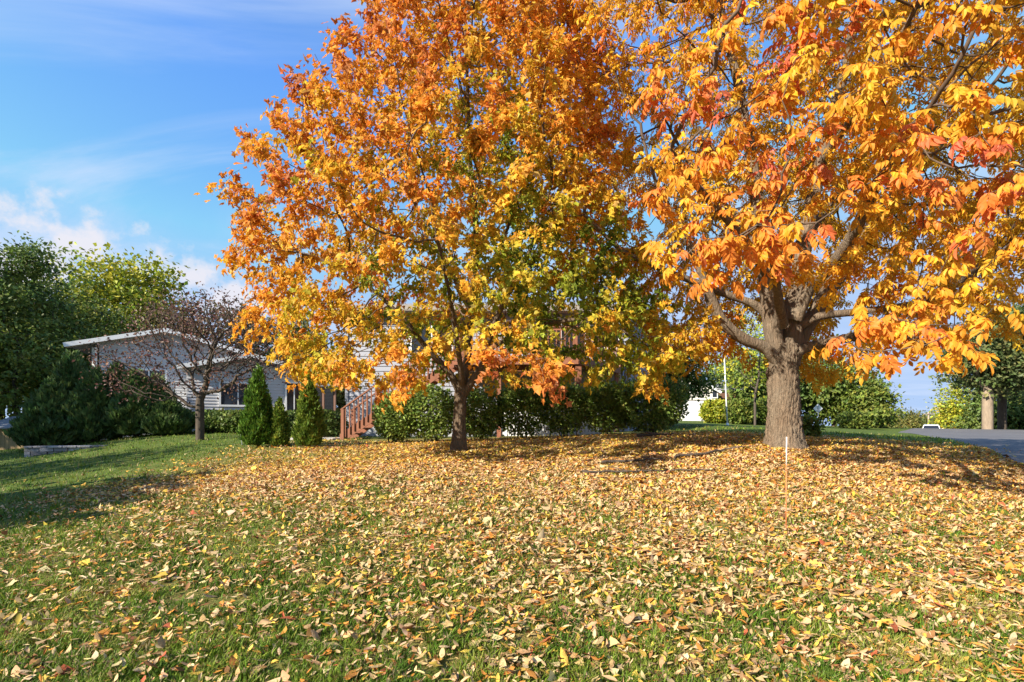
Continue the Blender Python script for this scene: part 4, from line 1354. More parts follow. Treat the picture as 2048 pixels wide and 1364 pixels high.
    for s in range(10):
        for lib, mm in ((hi, (Y < 5.0) & ~lob), (lo, (Y >= 5.0) & (Y < 6.5) & ~lob), (vlo, (Y >= 6.5) & ~lob), (mlb, lob & (Y < 5.5)), (mlc, lob & (Y >= 5.5))):
            m = keep & (which == s) & mm
            V, f = stamp(lib[s][0], lib[s][1], p[m], R[m], sc[m])
            Vs.append(V); Fs.append(f + off); off += len(V)
            Cs.append(np.repeat(col[m], len(lib[s][0]), 0))
    o = mk('leaf_litter', np.vstack(Vs), [np.vstack([f for f in Fs if f.shape[1] == w]) for w in (3, 4)], M_dry, col=np.vstack(Cs), smooth=True)
    tag(o, 'thick litter of tan and yellow fallen leaves spread over the lawn', 'leaf litter', kind='stuff')
    print('litter', n)


fallen()


# ------------------------------------------------------------------ the deck house
def zr(z): return z + CZ        # heights below are relative to the eye


def siding(parent, a, b, z0, z1, pitch, mat_, off=.0, outline=None):
    """clapboards from a to b (xy), each its own piece; outline(t)->top limit in z for gables"""
    a = np.array(a, float); b = np.array(b, float)
    L = np.linalg.norm(b - a); d = (b - a) / L; nrm = np.array([d[1], -d[0]])
    z = z0
    while z < z1 - .02:
        zt = min(z + pitch, z1)
        if outline is None:
            spans = [(0, L)]
        else:
            ts = np.linspace(0, L, 160); okk = outline(ts) >= zt - .01
            if not okk.any(): break
            spans = [(ts[okk][0], ts[okk][-1])]
        for s0, s1 in spans:
            p0 = a + d * s0; p1 = a + d * s1
            lo, hi = .034, .004
            bt = np.array([[*(p0 + nrm * lo), z], [*(p1 + nrm * lo), z], [*p1, z], [*p0, z]])
            tp = np.array([[*(p0 + nrm * hi), zt + .004], [*(p1 + nrm * hi), zt + .004], [*p1, zt + .004], [*p0, zt + .004]])
            MB().hexa(bt, tp).build('siding_board', mat_, parent)
        z += pitch


def window(parent, a, d, s0, s1, z0, z1, off=.085, frame=.09, mullions=1, name='window', cloth=True):
    """a framed window on a wall through a with direction d, standing proud by off"""
    a = np.array(a, float); d = np.array(d, float); nrm = np.array([d[1], -d[0]])

    def at(s, z, o): return [*(a + d * s + nrm * o), z]

    def slab(s0, s1, z0, z1, o0, o1, mb):
        mb.hexa(np.array([at(s0, z0, o1), at(s1, z0, o1), at(s1, z0, o0), at(s0, z0, o0)]), np.array([at(s0, z1, o1), at(s1, z1, o1), at(s1, z1, o0), at(s0, z1, o0)]))
        return mb
    g = slab(s0, s1, z0, z1, 0, off - .02, MB()).build(name, M_glass, parent)
    fr = MB()
    slab(s0 - frame, s0, z0 - frame, z1 + frame, 0, off, fr); slab(s1, s1 + frame, z0 - frame, z1 + frame, 0, off, fr)
    slab(s0, s1, z1, z1 + frame, 0, off, fr); slab(s0, s1, z0 - frame, z0, 0, off, fr)
    fr.build('frame', M_trim, g)
    for k in range(mullions):
        c = s0 + (s1 - s0) * (k + 1) / (mullions + 1)
        slab(c - .025, c + .025, z0, z1, off - .02, off - .003, MB()).build('mullion', M_trim, g)
    return g


def deck_house():
    gz = H(0, 22) - .15
    root = empty('deck_house', (-1, 25, gz), 'grey sided house with raised wooden deck behind the maple', 'house')
    ez = zr(4.45)
    A, B, C_, D = (-6.6, 20.0), (4.6, 20.0), (7.2, 24.0), (7.2, 30)
    E = (-6.6, 30)
    # wall core, slightly behind the boards
    mb = MB(); mb.plate([(*q, gz) for q in [A, B, C_, D, E]], (0, 0, ez - gz)); core = mb.build('wall', M_sideg, root)
    fz = zr(.95)
    MB().plate([(A[0] - .03, A[1] - .03, gz), (B[0] + .02, B[1] - .03, gz), (B[0] + .02, B[1], gz), (A[0] - .03, A[1], gz)], (0, 0, fz - gz)).build('foundation', M_found, root)
    siding(core, A, B, fz + .005, ez, .2, M_sideg)
    siding(core, B, C_, zr(.35), ez, .2, M_sideg)
    siding(core, E, A, gz + .3, ez, .2, M_sideg)
    # corner boards
    for q in (A, B):
        MB().box(q[0] - .06, q[0] + .06, q[1] - .06, q[1] + .03, fz, ez).build('corner_board', M_sideg, root)
    # eave and hipped roof
    o = .55
    pts = np.array([(A[0] - o, A[1] - o), (B[0] + .35, B[1] - o), (C_[0] + o, C_[1] - .25), (D[0] + o, D[1] + o), (E[0] - o, E[1] + o)])
    MB().plate([(x, y, ez) for x, y in pts], (0, 0, .05)).build('soffit', M_soffit, root)
    for i in range(5):
        p, q = pts[i], pts[(i + 1) % 5]
        MB().beam((*p, ez + .13), (*q, ez + .13), .03, .2).build('gutter' if i == 0 else 'fascia', M_soffit, root)
    r1, r2 = (-2.0, 25.2, ez + 1.75), (2.8, 25.2, ez + 1.75)
    V = [(x, y, ez + .22) for x, y in pts] + [r1, r2]
    mk('roof', np.array(V), [np.array([(0, 1, 6, 5), (3, 4, 5, 6)]), np.array([(1, 2, 6), (2, 3, 6), (4, 0, 5)])], M_shingle, root)
    MB().tube([(1.2, 24.0, ez + 1.2), (1.2, 24.0, ez + 2.1)], .05, 8).build('vent_pipe', M_steel, root, smooth=True)
    MB().tube([(4.28, 19.9, gz), (4.28, 19.9, ez), (4.28, 19.55, ez + .1)], .045, 8).build('downspout', M_trim, root, smooth=True)
    MB().tube([(4.42, 19.88, gz), (4.42, 19.88, zr(2.2))], .03, 8).build('conduit', M_steel, root, smooth=True)
    # patio door on the deck, windows
    window(root, A, (1, 0), 7.6, 9.5, zr(2.35), zr(4.2), mullions=1, name='patio_door')
    window(root, A, (1, 0), 10.0, 10.9, zr(3.1), zr(4.1), mullions=1)
    window(root, A, (1, 0), 2.6, 4.2, zr(2.9), zr(4.1), mullions=1)
    window(root, A, (1, 0), 6.3, 7.2, zr(3.1), zr(4.1), mullions=0)


deck_house()


def deck():
    gz = H(0, 17) - .1
    root = empty('wooden_deck', (0, 18, gz), 'raised red brown wooden deck with railing and stair on the grey house', 'deck')
    fl = zr(2.32)
    A, B, C_, D = (4.43, 19.96), (2.22, 16.7), (-1.95, 16.9), (-1.95, 19.96)
    poly = np.array([A, B, C_, D])
    # planks side by side
    y = 16.72
    while y < 19.9:
        xl = -1.95
        xr = 2.22 + max(0, (y + .07 - 16.7)) * (4.43 - 2.22) / (19.96 - 16.7)
        if y < 16.9: xl = -1.95 + (16.9 - y) / .2 * 4.1
        if xr - xl > .3:
            MB().box(xl, xr - .05, y, y + .134, fl - .04, fl).build('plank', M_deckh, root)
        y += .142
    # rim boards and joists
    for p, q in ((C_, B), (B, A), (D, C_)):
        MB().beam((*p, fl - .165), (*q, fl - .165), .045, .24).build('rim_board', M_deck, root)
    for x in np.arange(-1.6, 3.9, .41):
        y0 = 16.85 if x < 2.1 else 16.78 + (x - 2.22) * (19.96 - 16.7) / (4.43 - 2.22) + .2
        if y0 < 19.5:
            MB().box(x - .02, x + .02, y0 + .05, 19.93, fl - .235, fl - .045).build('joist', M_deck, root)
    MB().box(-1.9, 2.35, 17.3, 17.42, fl - .46, fl - .24).build('beam', M_deck, root)
    for (x, y, w) in ((2.23, 16.86, .2), (-.45, 17.36, .145), (-1.8, 17.36, .145), (4.1, 19.6, .14)):
        MB().box(x - w / 2, x + w / 2, y - w / 2, y + w / 2, H(x, y) - .1, fl - .245 if w < .19 else fl - .05).build('post', M_deck, root, bevel=.006)
    # railing
    rt = fl + .97

    def rail(p, q, posts):
        p = np.array(p, float); q = np.array(q, float); L = np.linalg.norm(q - p); d = (q - p) / L
        MB().beam((*p, rt), (*q, rt), .13, .04).build('top_rail', M_deck, root)
        MB().beam((*p, fl + .12), (*q, fl + .12), .04, .07).build('bottom_rail', M_deck, root)
        MB().beam((*p, rt - .075), (*q, rt - .075), .04, .07).build('under_rail', M_deck, root)
        n = int(L / .14)
        for k in range(1, n):
            c = p + d * L * k / n
            MB().box(c[0] - .018, c[0] + .018, c[1] - .018, c[1] + .018, fl + .156, rt - .112).build('baluster', M_deck, root)
        for t in posts:
            c = p + d * L * t
            MB().box(c[0] - .05, c[0] + .05, c[1] - .05, c[1] + .05, fl - .25, rt - .022).build('rail_post', M_deck, root)
    rail((-1.9, 16.95), (2.2, 16.76), (.01, .34, .67, .985))
    rail((2.25, 16.84), (4.36, 19.9), (.5, .98))
    rail((-1.9, 18.05), (-1.9, 19.9), (.02, .97))
    # stair down to the lawn, to the neighbour's side
    x0, x1 = -1.97, -5.85
    zb = H(-5.8, 17.2) + .02
    n = 15; rise = (fl - zb) / n; run = (x0 - x1) / n
    for yy in (16.98, 17.96):
        pts = [(x0, yy, fl - .02), (x0, yy, fl - .36), (x1 + run * .9, yy, zb - .02), (x1, yy, zb - .02), (x1, yy, zb + rise * .8)]
        MB().plate(pts, (0, .045, 0)).build('stringer', M_deck, root)
    for k in range(n - 1):
        x = x0 - run * (k + 1); z = fl - rise * (k + 1)
        MB().box(x, x + run + .02, 17.03, 17.95, z - .04, z).build('tread', M_deckh, root)
    sl = np.array([x1 - x0, 0, zb - fl])
    for yy in (16.955, 18.03):
        a0 = np.array([x0, yy, fl + .93]); a1 = np.array([x1 + .05, yy, zb + .98])
        MB().beam(a0, a1, .10, .04).build('hand_rail', M_deck, root)
        m0 = np.array([x0, yy, fl + .10]); m1 = np.array([x1 + .05, yy, zb + .15])
        m = 26
        for k in range(1, m):
            t = k / m; c = a0 * (1 - t) + a1 * t; b = m0 * (1 - t) + m1 * t
            MB().box(c[0] - .018, c[0] + .018, yy - .018, yy + .018, b[2] - .2, c[2] - .022).build('baluster', M_deck, root)
        for t in (.36, .68, .985):
            c = a0 * (1 - t) + a1 * t; b = m0 * (1 - t) + m1 * t
            MB().box(c[0] - .048, c[0] + .048, yy - .048, yy + .048, b[2] - .28 if t < .9 else zb - .1, c[2] - .022).build('rail_post', M_deck, root)


deck()

# pale slab at the foot of the stair
mb = MB(); zs_ = H(-6.0, 17.2)
mb.plate([(-7.8, 16.4, zs_ - .2), (-5.88, 16.4, zs_ - .2), (-5.88, 18.2, zs_ - .2), (-7.8, 18.2, zs_ - .2)], (0, 0, .24))
tag(mb.build('patio_slab', M_conc, bevel=.01), kind='structure')

# white slatted panel under the deck, seen through the hedge
lp = np.array([1.0, 16.1, H(1.0, 16.1)])
root = empty('slatted_panel', lp, 'white slatted panel under the deck, glimpsed through the thin hedge', 'panel')
for z in (.08, .74, 1.12):
    MB().box(lp[0] - 1.3, lp[0] + 1.9, lp[1] - .015, lp[1] + .015, lp[2] + z, lp[2] + z + .08).build('rail', M_wht, root)
for k in range(27):
    x = lp[0] - 1.24 + k * .118
    MB().box(x, x + .085, lp[1] - .037, lp[1] - .017, lp[2] + .03, lp[2] + 1.18).build('slat', M_wht, root)


# ------------------------------------------------------------------ neighbour's white house
def neighbour():
    u = np.array([math.cos(math.radians(28)), math.sin(math.radians(28))]); vv = np.array([-u[1], u[0]])
    gz = -.5 + CZ
    root = empty('white_house', (-16, 26, gz), 'pale sided house with two low gables behind the conifer row', 'house')

    def gable(P0, half, over, eave, rise, depth, name, z0, back):
        P0 = np.array(P0, float)         # wall corner nearest the left
        Lw = 2 * (half - over)
        a = P0; b = P0 + u * Lw
        top = lambda t: eave + rise * (1 - np.abs(t + over - half) / half) - .10
        ez = eave + rise * over / half
        core = MB()
        pts = [(*a, z0), (*b, z0), (*b, top(Lw)), (*(a + u * Lw / 2), top(Lw / 2)), (*a, top(0))]
        core.plate([np.array(p) + np.array([*vv * .012, 0]) for p in pts], (*(vv * back), 0))
        w = core.build('wall', M_side, root)
        siding(w, a, b, z0 + .25, eave + rise, .14, M_side, outline=top)
        # roof slabs with overhang
        e0 = P0 - u * over; e1 = P0 + u * (Lw + over); pk = P0 + u * Lw / 2
        for p, q, nm in ((e0, pk, 'roof'), (pk, e1, 'roof')):
            zl = eave if p is e0 else eave + rise; zr_ = eave + rise if p is e0 else eave
            f = -vv * .5; bk = vv * back
            pl = [(*(p + f), zl), (*(q + f), zr_), (*(q + bk), zr_), (*(p + bk), zl)]
            MB().plate(pl, (0, 0, .07)).build(nm, M_shingle, root)
            MB().beam((*(p + f - vv * .02), zl - .03), (*(q + f - vv * .02), zr_ - .03), .035, .20).build('rake_board', M_trim, root)
            so = [(*(p + f), zl - .11), (*(q + f), zr_ - .11), (*q, zr_ - .11), (*p, zl - .11)]
            MB().plate(so, (0, 0, .02)).build('soffit', M_soffit, root)
        return a, b
    a1, b1 = gable((-19.8, 24.0), 3.9, 1.2, zr(3.72), 1.03, 9, 'main', gz - .5, 8)
    a2, b2 = gable((-14.75, 22.66), 2.95, .33, zr(2.60), .70, 6, 'wing', gz - .3, 4.2)
    MB().box(-20.0, -19.86, 23.8, 23.94, gz - .6, zr(3.7)).build('porch_post', M_trim, root)
    for q_ in (a1, b2):
        MB().tube([(*(q_ - vv * .06), gz - .2), (*(q_ - vv * .06), zr(2.55))], .04, 8).build('downspout', M_trim, root, smooth=True)
    c_ = a1 + u * 2.7 - vv * .05
    MB().beam((*(c_ - u * .25), zr(4.15)), (*(c_ + u * .25), zr(4.15)), .05, .4).build('gable_vent', M_soffit, root)
    # windows and the glazed door of the wing
    window(root, a2, u, 1.35, 2.75, zr(.95), zr(1.95), mullions=1)
    window(root, a2, u, 4.15, 5.15, zr(.35), zr(2.05), mullions=2, name='glass_door')
    window(root, a1, u, 1.3, 2.6, zr(1.7), zr(2.7), mullions=1)
    # screened porch at the right end
    p0 = b2 + u * .05
    for k, s in enumerate((0.0, .55, 1.1)):
        c = p0 + u * s - vv * .1
        MB().box(c[0] - .05, c[0] + .05, c[1] - .05, c[1] + .05, gz - .2, zr(1.95)).build('porch_post', M_brown, root)
    c0, c1 = p0 - vv * .02, p0 + u * 1.1 - vv * .02
    MB().plate([(*c0, gz), (*c1, gz), (*c1, zr(1.9)), (*c0, zr(1.9))], (*(vv * .03), 0)).build('porch_screen', M_glass, root)
    MB().beam((*(c0 - u * .3), zr(2.02)), (*(c1 + u * .2), zr(2.02)), .4, .14).build('porch_beam', M_trim, root)
    # small brown step railing under the glass door
    d0 = a2 + u * 3.5 - vv * 1.0; d1 = a2 + u * 5.6 - vv * 1.0
    rt = empty('porch_railing', (*d0, H(*d0)), 'small brown railing in front of the white house glass door', 'railing')
    MB().beam((*d0, zr(.62)), (*d1, zr(.62)), .09, .06).build('top_rail', M_deck, rt)
    MB().beam((*d0, zr(.02)), (*d1, zr(.02)), .05, .06).build('bottom_rail', M_deck, rt)
    for k in range(19):
        c = d0 + (d1 - d0) * k / 18; w = .05 if k % 6 == 0 else .02
        MB().box(c[0] - w, c[0] + w, c[1] - w, c[1] + w, (H(*c) - .05 if k % 6 == 0 else zr(.05)), zr(.59)).build('post' if k % 6 == 0 else 'baluster', M_deck if k % 6 == 0 else M_trim, rt)


neighbour()

# stone block wall at the end of the conifer row
w0 = np.array(P(47, 917, 16.6)[:2]); w1 = np.array([w0[0] + 2.0, w0[1] + .9])
root = empty('block_wall', (*w0, H(*w0) - .1), 'low grey stone block wall at the foot of the dark conifers', 'wall')
d = (w1 - w0) / np.linalg.norm(w1 - w0); L = np.linalg.norm(w1 - w0); nrm = np.array([d[1], -d[0]])
rb = np.random.default_rng(4)
zb0 = H(*w0) - .06
for row in range(4):
    s = -(.2 if row % 2 else 0)
    while s < L - .02:
        e = min(s + rb.uniform(.36, .44), L); s_ = max(s, 0)
        j = rb.normal() * .012
        hh = .115 if row < 3 else .07
        z0 = zb0 + row * .12; z1 = z0 + hh
        ov = .0 if row < 3 else .03
        a, b = w0 + d * (s_ + .012) + nrm * (j + ov), w0 + d * (e - .012) + nrm * (j + ov)
        MB().hexa(np.array([[*a, z0], [*b, z0], [*(b - nrm * .28), z0], [*(a - nrm * .28), z0]]), np.array([[*a, z1], [*b, z1], [*(b - nrm * .28), z1], [*(a - nrm * .28), z1]])).build('block' if row < 3 else 'cap_block', M_block, root, bevel=.012).color = (*(np.array([.36, .34, .345]) * rb.uniform(.45, 1.6)).tolist(), 1)
        s = e

# small tan shed at far left
sb = P(22, 897, 22.5)
sb[2] = H(sb[0], sb[1]) - .1
root = empty('shed', sb, 'small tan wooden shed with grey roof under the dark trees', 'shed')
for k in range(13):
    x = sb[0] - 1.35 + k * .18
    MB().box(x, x + .165, sb[1], sb[1] + .03, sb[2], sb[2] + 1.05).build('board', M_shed, root)
for k in range(9):
    y = sb[1] + .2 + k * .2
    MB().hexa(np.array([[sb[0] + 1.0 + .10 * k, y, sb[2]], [sb[0] + 1.03 + .10 * k, y, sb[2]], [sb[0] + 1.13 + .10 * k, y + .19, sb[2]], [sb[0] + 1.1 + .10 * k, y + .19, sb[2]]]),
              np.array([[sb[0] + 1.0 + .10 * k, y, sb[2] + 1.0], [sb[0] + 1.03 + .10 * k, y, sb[2] + 1.0], [sb[0] + 1.13 + .10 * k, y + .19, sb[2] + 1.0], [sb[0] + 1.1 + .10 * k, y + .19, sb[2] + 1.0]])).build('side_board', M_shed, root)
MB().plate([(sb[0] - 1.5, sb[1] - .15, sb[2] + 1.02), (sb[0] + 1.15, sb[1] - .15, sb[2] + 1.02), (sb[0] + 2.15, sb[1] + 2.0, sb[2] + 1.08), (sb[0] + 1.2, sb[1] + 1.6, sb[2] + 1.55), (sb[0] - 1.3, sb[1] + 1.4, sb[2] + 1.55)], (0, 0, .06)).build('roof', M_shingle, root)

# little wire plant stand beside the tallest arborvitae
ps = G(487, 14.2)
root = empty('plant_stand', ps, 'small grey wire plant stand leaning by the tallest arborvitae', 'plant stand')
for dx, dy in ((-.09, 0), (.06, .1), (.16, -.02)):
    MB().tube([ps + np.array([dx + .05, dy, 0]), ps + np.array([dx, dy, .36])], .009, 6).build('leg', M_steel, root)
MB().tube([ps + np.array([-.09 + .14 * math.cos(t) + .13, .04 + .1 * math.sin(t), .36]) for t in np.linspace(0, 6.28, 17)], .008, 5).build('ring', M_steel, root)

# ------------------------------------------------------------------ right hand side things
# driveway marker stake
st = G(1572, 4.75)
root = empty('marker_stake', st, 'thin orange fibreglass marker stake with white top standing in the leaves', 'stake')
MB().tube([st + np.array([0, 0, -.1]), st + np.array([.004, 0, .66])], .0048, 8).build('rod', M_orange, root, smooth=True)
MB().tube([st + np.array([.004, 0, .655]), st + np.array([.006, 0, .92])], .005, 8).build('white_sleeve', M_wht, root, smooth=True)
MB().tube([st + np.array([.0035, 0, .60]), st + np.array([.0038, 0, .625])], .0062, 8).build('band', M_orange, root, smooth=True)


# fallen branches
def stick(label, pts, rad, seed):
    r = np.random.default_rng(seed)
    w = []
    for px, Y in pts:
        g = G(px, Y); g[2] += .045 + rad; w.append(g)
    w = np.array(w)
    t = np.linspace(0, len(w) - 1, len(w) * 4)
    q = np.stack([np.interp(t, np.arange(len(w)), w[:, k]) for k in range(3)], 1) + r.normal(size=(len(t), 3)) * np.array([.012, .03, .006])
    root = empty('fallen_branch', w[0], label, 'branch', 'fallen branches in the leaves')
    MB().tube(q, np.linspace(rad, rad * .4, len(q)), 7).build('stem', M_bark_dark, root, smooth=True)
    for k in range(3):
        i = r.integers(2, len(q) - 2)
        e = q[i] + np.array([r.normal() * .25, r.normal() * .2, .03 + .05 * r.random()])
        MB().tube([q[i], (q[i] + e) / 2 + np.array([0, 0, .01]), e], [rad * .5, rad * .35, .003], 5).build('twig', M_twig, root, smooth=True)


stick('short thick fallen branch close to the largest hedge shrub', [(1275, 11.2), (1310, 11.3), (1345, 11.4)], .036, 1)
stick('thick fallen branch pointing to the foot of the ash', [(1350, 8.05), (1410, 8.2), (1450, 8.5), (1482, 8.7)], .026, 2)
stick('thin straight fallen branch just in front of the thick ones', [(1200, 7.9), (1270, 7.9), (1325, 7.95)], .024, 3)
stick('longest thin fallen branch lying out on the leaf covered lawn', [(1165, 7.25), (1250, 7.2), (1340, 7.2), (1430, 7.15)], .017, 4)


# cream garage house across the lawn
def garage():
    b = np.array([(1395 - CX) / F * 50, 50.0, 0]); b[2] = zr(.38)
    root = empty('garage_house', b, 'cream sided house with white garage door across the lawn', 'house')
    x0, x1 = b[0] - 5.5, b[0] + 2.1
    ez = b[2] + 3.0
    pk = (x0 + x1) / 2
    MB().plate([(x0, 50.2, b[2] - 1), (x1, 50.2, b[2] - 1), (x1, 50.2, ez), (pk, 50.2, ez + 2.2), (x0, 50.2, ez)], (0, 8, 0)).build('wall', M_cream, root)
    for z in np.arange(b[2] + 2.35, ez + 1.6, .22):
        hw = 1.0 if z < ez else 1 - (z - ez) / 2.2
        MB().box(pk - (x1 - pk) * hw + .05, pk + (x1 - pk) * hw - .05, 50.17, 50.195, z, z + .2).build('siding_board', M_cream, root)
    for s in (-1, 1):
        p = (pk, ez + 2.2); q = (pk + s * (x1 - pk + .2), ez - .1)
        pl = [(p[0], 49.8, p[1]), (q[0], 49.8, q[1]), (q[0], 58.4, q[1]), (p[0], 58.4, p[1])]
        MB().plate(pl if s > 0 else pl[::-1], (0, 0, .12)).build('roof', M_shingle, root)
        MB().beam((p[0], 49.76, p[1] - .05), (q[0], 49.76, q[1] - .05), .05, .22).build('rake_board', M_trim, root)
    dx0, dx1 = b[0] - 3.0, b[0] + 1.35
    dr = MB().box(dx0, dx1, 50.12, 50.19, b[2] - .02, b[2] + 2.05).build('garage_door', M_trim, root)
    for k in range(4):
        MB().box(dx0 + .04, dx1 - .04, 50.085, 50.118, b[2] + .01 + k * .508, b[2] + .506 + k * .508).build('door_panel', M_trim, dr)
    fr = MB(); fr.box(dx0 - .14, dx0, 50.08, 50.19, b[2] - .02, b[2] + 2.05); fr.box(dx1, dx1 + .14, 50.08, 50.19, b[2] - .02, b[2] + 2.05); fr.box(dx0 - .14, dx1 + .14, 50.08, 50.19, b[2] + 2.06, b[2] + 2.17)
    fr.build('door_frame', M_soffit, root)
    window(root, (x0, 50.2), (1, 0), x1 - x0 - .55, x1 - x0 - .1, ez - .6, ez + .35, mullions=0)
    MB().box(x1, x1 + 3.2, 51.5, 57, b[2] - 1, ez + .2).build('side_wing', M_brown, root)
    MB().plate([(x1 - .1, 51.2, ez + .2), (x1 + 3.4, 51.2, ez + .2), (x1 + 3.4, 54, ez + 1.2), (x1 - .1, 54, ez + 1.2)], (0, 0, .1)).build('wing_roof', M_shingle, root)


garage()


def bin_(px, label, hgt):
    b = np.array([(px - CX) / F * 48.6, 48.6, 0]); b[2] = H(b[0], b[1])
    root = empty('wheelie_bin', b, label, 'bin', 'bins by the garage')
    w0, w1 = .24, .31
    mb = MB().hexa(np.array([[b[0] - w0, b[1] - w0, b[2] + .05], [b[0] + w0, b[1] - w0, b[2] + .05], [b[0] + w0, b[1] + w0, b[2] + .05], [b[0] - w0, b[1] + w0, b[2] + .05]]),
                   np.array([[b[0] - w1, b[1] - w1, b[2] + hgt], [b[0] + w1, b[1] - w1, b[2] + hgt], [b[0] + w1, b[1] + w1, b[2] + hgt], [b[0] - w1, b[1] + w1, b[2] + hgt]]))
    mb.build('body', M_bin, root, bevel=.02)
    MB().hexa(np.array([[b[0] - .34, b[1] - .36, b[2] + hgt + .004], [b[0] + .34, b[1] - .36, b[2] + hgt + .004], [b[0] + .34, b[1] + .34, b[2] + hgt + .004], [b[0] - .34, b[1] + .34, b[2] + hgt + .004]]),
              np.array([[b[0] - .30, b[1] - .30, b[2] + hgt + .08], [b[0] + .30, b[1] - .30, b[2] + hgt + .08], [b[0] + .32, b[1] + .32, b[2] + hgt + .11], [b[0] - .32, b[1] + .32, b[2] + hgt + .11]])).build('lid', M_bin, root, bevel=.01)
    for s in (-1, 1):
        MB().tube([(b[0] + s * .27, b[1] + .25, b[2] + .1), (b[0] + s * .33, b[1] + .25, b[2] + .1)], .1, 12).build('wheel', M_tyre, root)
    MB().tube([(b[0] - .25, b[1] + .38, b[2] + hgt - .04), (b[0] + .25, b[1] + .38, b[2] + hgt - .04)], .02, 6).build('handle', M_bin, root)


bin_(1412, 'dark wheelie bin standing against the white garage door', .86)
bin_(1428, 'taller dark wheelie bin standing next to the yellow green shrub', .95)

# flagpole by the clipped hedge
fp = G(1455, 30)
root = empty('flagpole', fp, 'thin white bare flagpole leaning slightly beside the clipped hedge', 'pole')
MB().tube([fp + np.array([0, 0, -.1]), fp + np.array([-.12, 0, 2.4]), fp + np.array([-.24, 0, 5.2])], [.045, .038, .025], 10).build('shaft', M_wht, root, smooth=True)
MB().tube([fp + np.array([0, 0, -.05]), fp + np.array([-.005, 0, .12])], .08, 10).build('collar', M_wht, root, smooth=True)
sp_ = [fp + np.array([-.24, 0, 5.2 + .06 - .06 * math.cos(t)]) for t in np.linspace(0.05, 3.1, 7)]
MB().tube(sp_, [.06 * math.sin(t) + .002 for t in np.linspace(0.05, 3.1, 7)], 10).build('finial', M_steel, root, smooth=True)

# diamond road sign seen from behind
sg = G(1636, 42)
zc_ = CZ + (HY - 817) / F * 42
root = empty('road_sign', sg, 'bare metal back of a diamond road sign on a thin post', 'sign')
MB().box(sg[0] - .03, sg[0] + .03, sg[1] - .06, sg[1] - .02, sg[2] - .1, zc_ + .32).build('post', M_steel, root)
hd = .40
MB().plate([(sg[0] - hd, sg[1], zc_), (sg[0], sg[1], zc_ - hd), (sg[0] + hd, sg[1], zc_), (sg[0], sg[1], zc_ + hd)], (0, .006, 0)).build('plate', M_alu, root)
for s in (-1, 1):
    MB().box(sg[0] - .12, sg[0] + .12, sg[1] - .02, sg[1] - .004, zc_ + s * .17 - .02, zc_ + s * .17 + .02).build('bracket', M_steel, root)


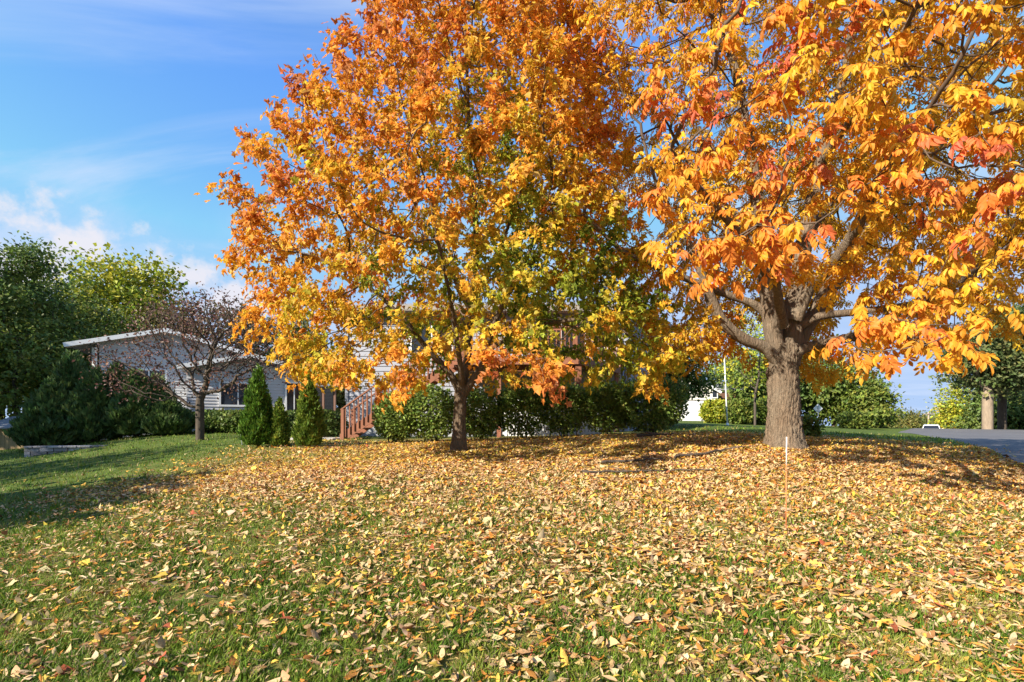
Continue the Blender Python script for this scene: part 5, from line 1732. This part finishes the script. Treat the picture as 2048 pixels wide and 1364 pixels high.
# white car coming over the crest
def car():
    c = np.array([50.3, 60.0]); hd_ = np.array([.64, .77]); hd_ /= np.linalg.norm(hd_); sd = np.array([hd_[1], -hd_[0]])
    cz = H(*c) - .012
    want = CZ + (HY - 850) / F * 60 - 1.62
    cz = min(cz, want) if abs(cz - want) < .6 else cz
    root = empty('car', (*c, cz), 'white car coming up over the road crest', 'car')

    def q(f, s, z): return [*(c + hd_ * f + sd * s), cz + z]
    prof = [(-2.2, .35), (-2.25, .75), (-2.15, .98), (-1.25, 1.05), (1.95, 1.05), (2.2, .9), (2.2, .4)]
    mb = MB(); n = len(prof)
    ring = []
    for s, k in ((-.88, .0), (-.93, 1), (.93, 1), (.88, 0)):
        ring.append([q(f * (1 if k else .985), s, z) for f, z in prof])
    V = np.array(ring).reshape(-1, 3)
    fs = [tuple(range(n))[::-1], tuple(range(3 * n, 4 * n))]
    for a in range(3):
        fs += [(a * n + i, a * n + (i + 1) % n, (a + 1) * n + (i + 1) % n, (a + 1) * n + i) for i in range(n)]
    mb.add(V, fs); mb.build('body', M_carw, root, bevel=.03)
    cab = [(-1.2, 1.04, .80), (-.35, 1.56, .66), (1.4, 1.60, .64), (1.95, 1.06, .78)]
    V = np.array([q(f, -s, z) for f, z, s in cab] + [q(f, s, z) for f, z, s in cab])
    MB().add(V, [(3, 2, 1, 0), (4, 5, 6, 7), (0, 1, 5, 4), (2, 3, 7, 6), (1, 2, 6, 5), (3, 0, 4, 7)]).build('glasshouse', M_glass, root)
    rf = [(-.40, 1.555, .67), (.5, 1.64, .66), (1.45, 1.60, .65)]
    V = np.array([q(f, -s, z) for f, z, s in rf] + [q(f, s, z) for f, z, s in rf])
    V = np.vstack([V, V + np.array([0, 0, .045])])
    MB().add(V, [(0, 1, 4, 3), (1, 2, 5, 4), (6, 9, 10, 7), (7, 10, 11, 8), (0, 3, 9, 6), (2, 8, 11, 5), (0, 6, 7, 1), (1, 7, 8, 2), (3, 4, 10, 9), (4, 5, 11, 10)]).build('roof', M_carw, root)
    for s in (-1, 1):
        for (f0, z0, s0), (f1, z1, s1) in ((cab[0], cab[1]), (cab[3], cab[2])):
            MB().beam(q(f0, s * (s0 + .005), z0), q(f1, s * (s1 + .012), z1), .07, .07).build('pillar', M_carw, root)
        MB().plate([q(-2.235, s * .55, .72), q(-2.235, s * .86, .72), q(-2.20, s * .86, .88), q(-2.20, s * .55, .88)], (*(-hd_ * .03), 0)).build('headlight', M_lamp, root)
        MB().beam(q(-.95, s * .9, 1.13), q(-.95, s * 1.08, 1.16), .12, .14).build('mirror', M_carw, root, bevel=.02)
        for f in (-1.4, 1.4):
            MB().tube([q(f, s * .72, .34), q(f, s * .94, .34)], .34, 20).build('wheel', M_tyre, root)
    MB().plate([q(-2.262, -.45, .62), q(-2.262, .45, .62), q(-2.25, .45, .80), q(-2.25, -.45, .80)], (*(-hd_ * .012), 0)).build('grille', M_bin, root)


car()


# utility poles past the crest
def pole(px, Y, top, label):
    b = G(px, Y); t = CZ + (HY - top) / F * Y
    root = empty('utility_pole', b, label, 'pole', 'utility poles past the crest')
    MB().tube([b + np.array([0, 0, -.2]), np.array([b[0], b[1], t])], [.17, .12], 10).build('shaft', M_pole, root, smooth=True)
    MB().beam((b[0] - 1.1, b[1] - .16, t - .4), (b[0] + 1.1, b[1] - .16, t - .4), .1, .14).build('cross_arm', M_pole, root)
    for k in (-.95, -.35, .35, .95):
        MB().tube([(b[0] + k, b[1] - .16, t - .33), (b[0] + k, b[1] - .16, t - .12)], [.05, .03], 6).build('insulator', M_steel, root)


pole(1857, 98, 824, 'pale utility pole directly behind the white car')
pole(1940, 84, 818, 'utility pole between the bright yellow tree and the pines')
print('tris', sum(len(p.vertices) - 2 for o in SC.objects if o.type == 'MESH' and o.data.users == 1 for p in o.data.polygons) if False else '')
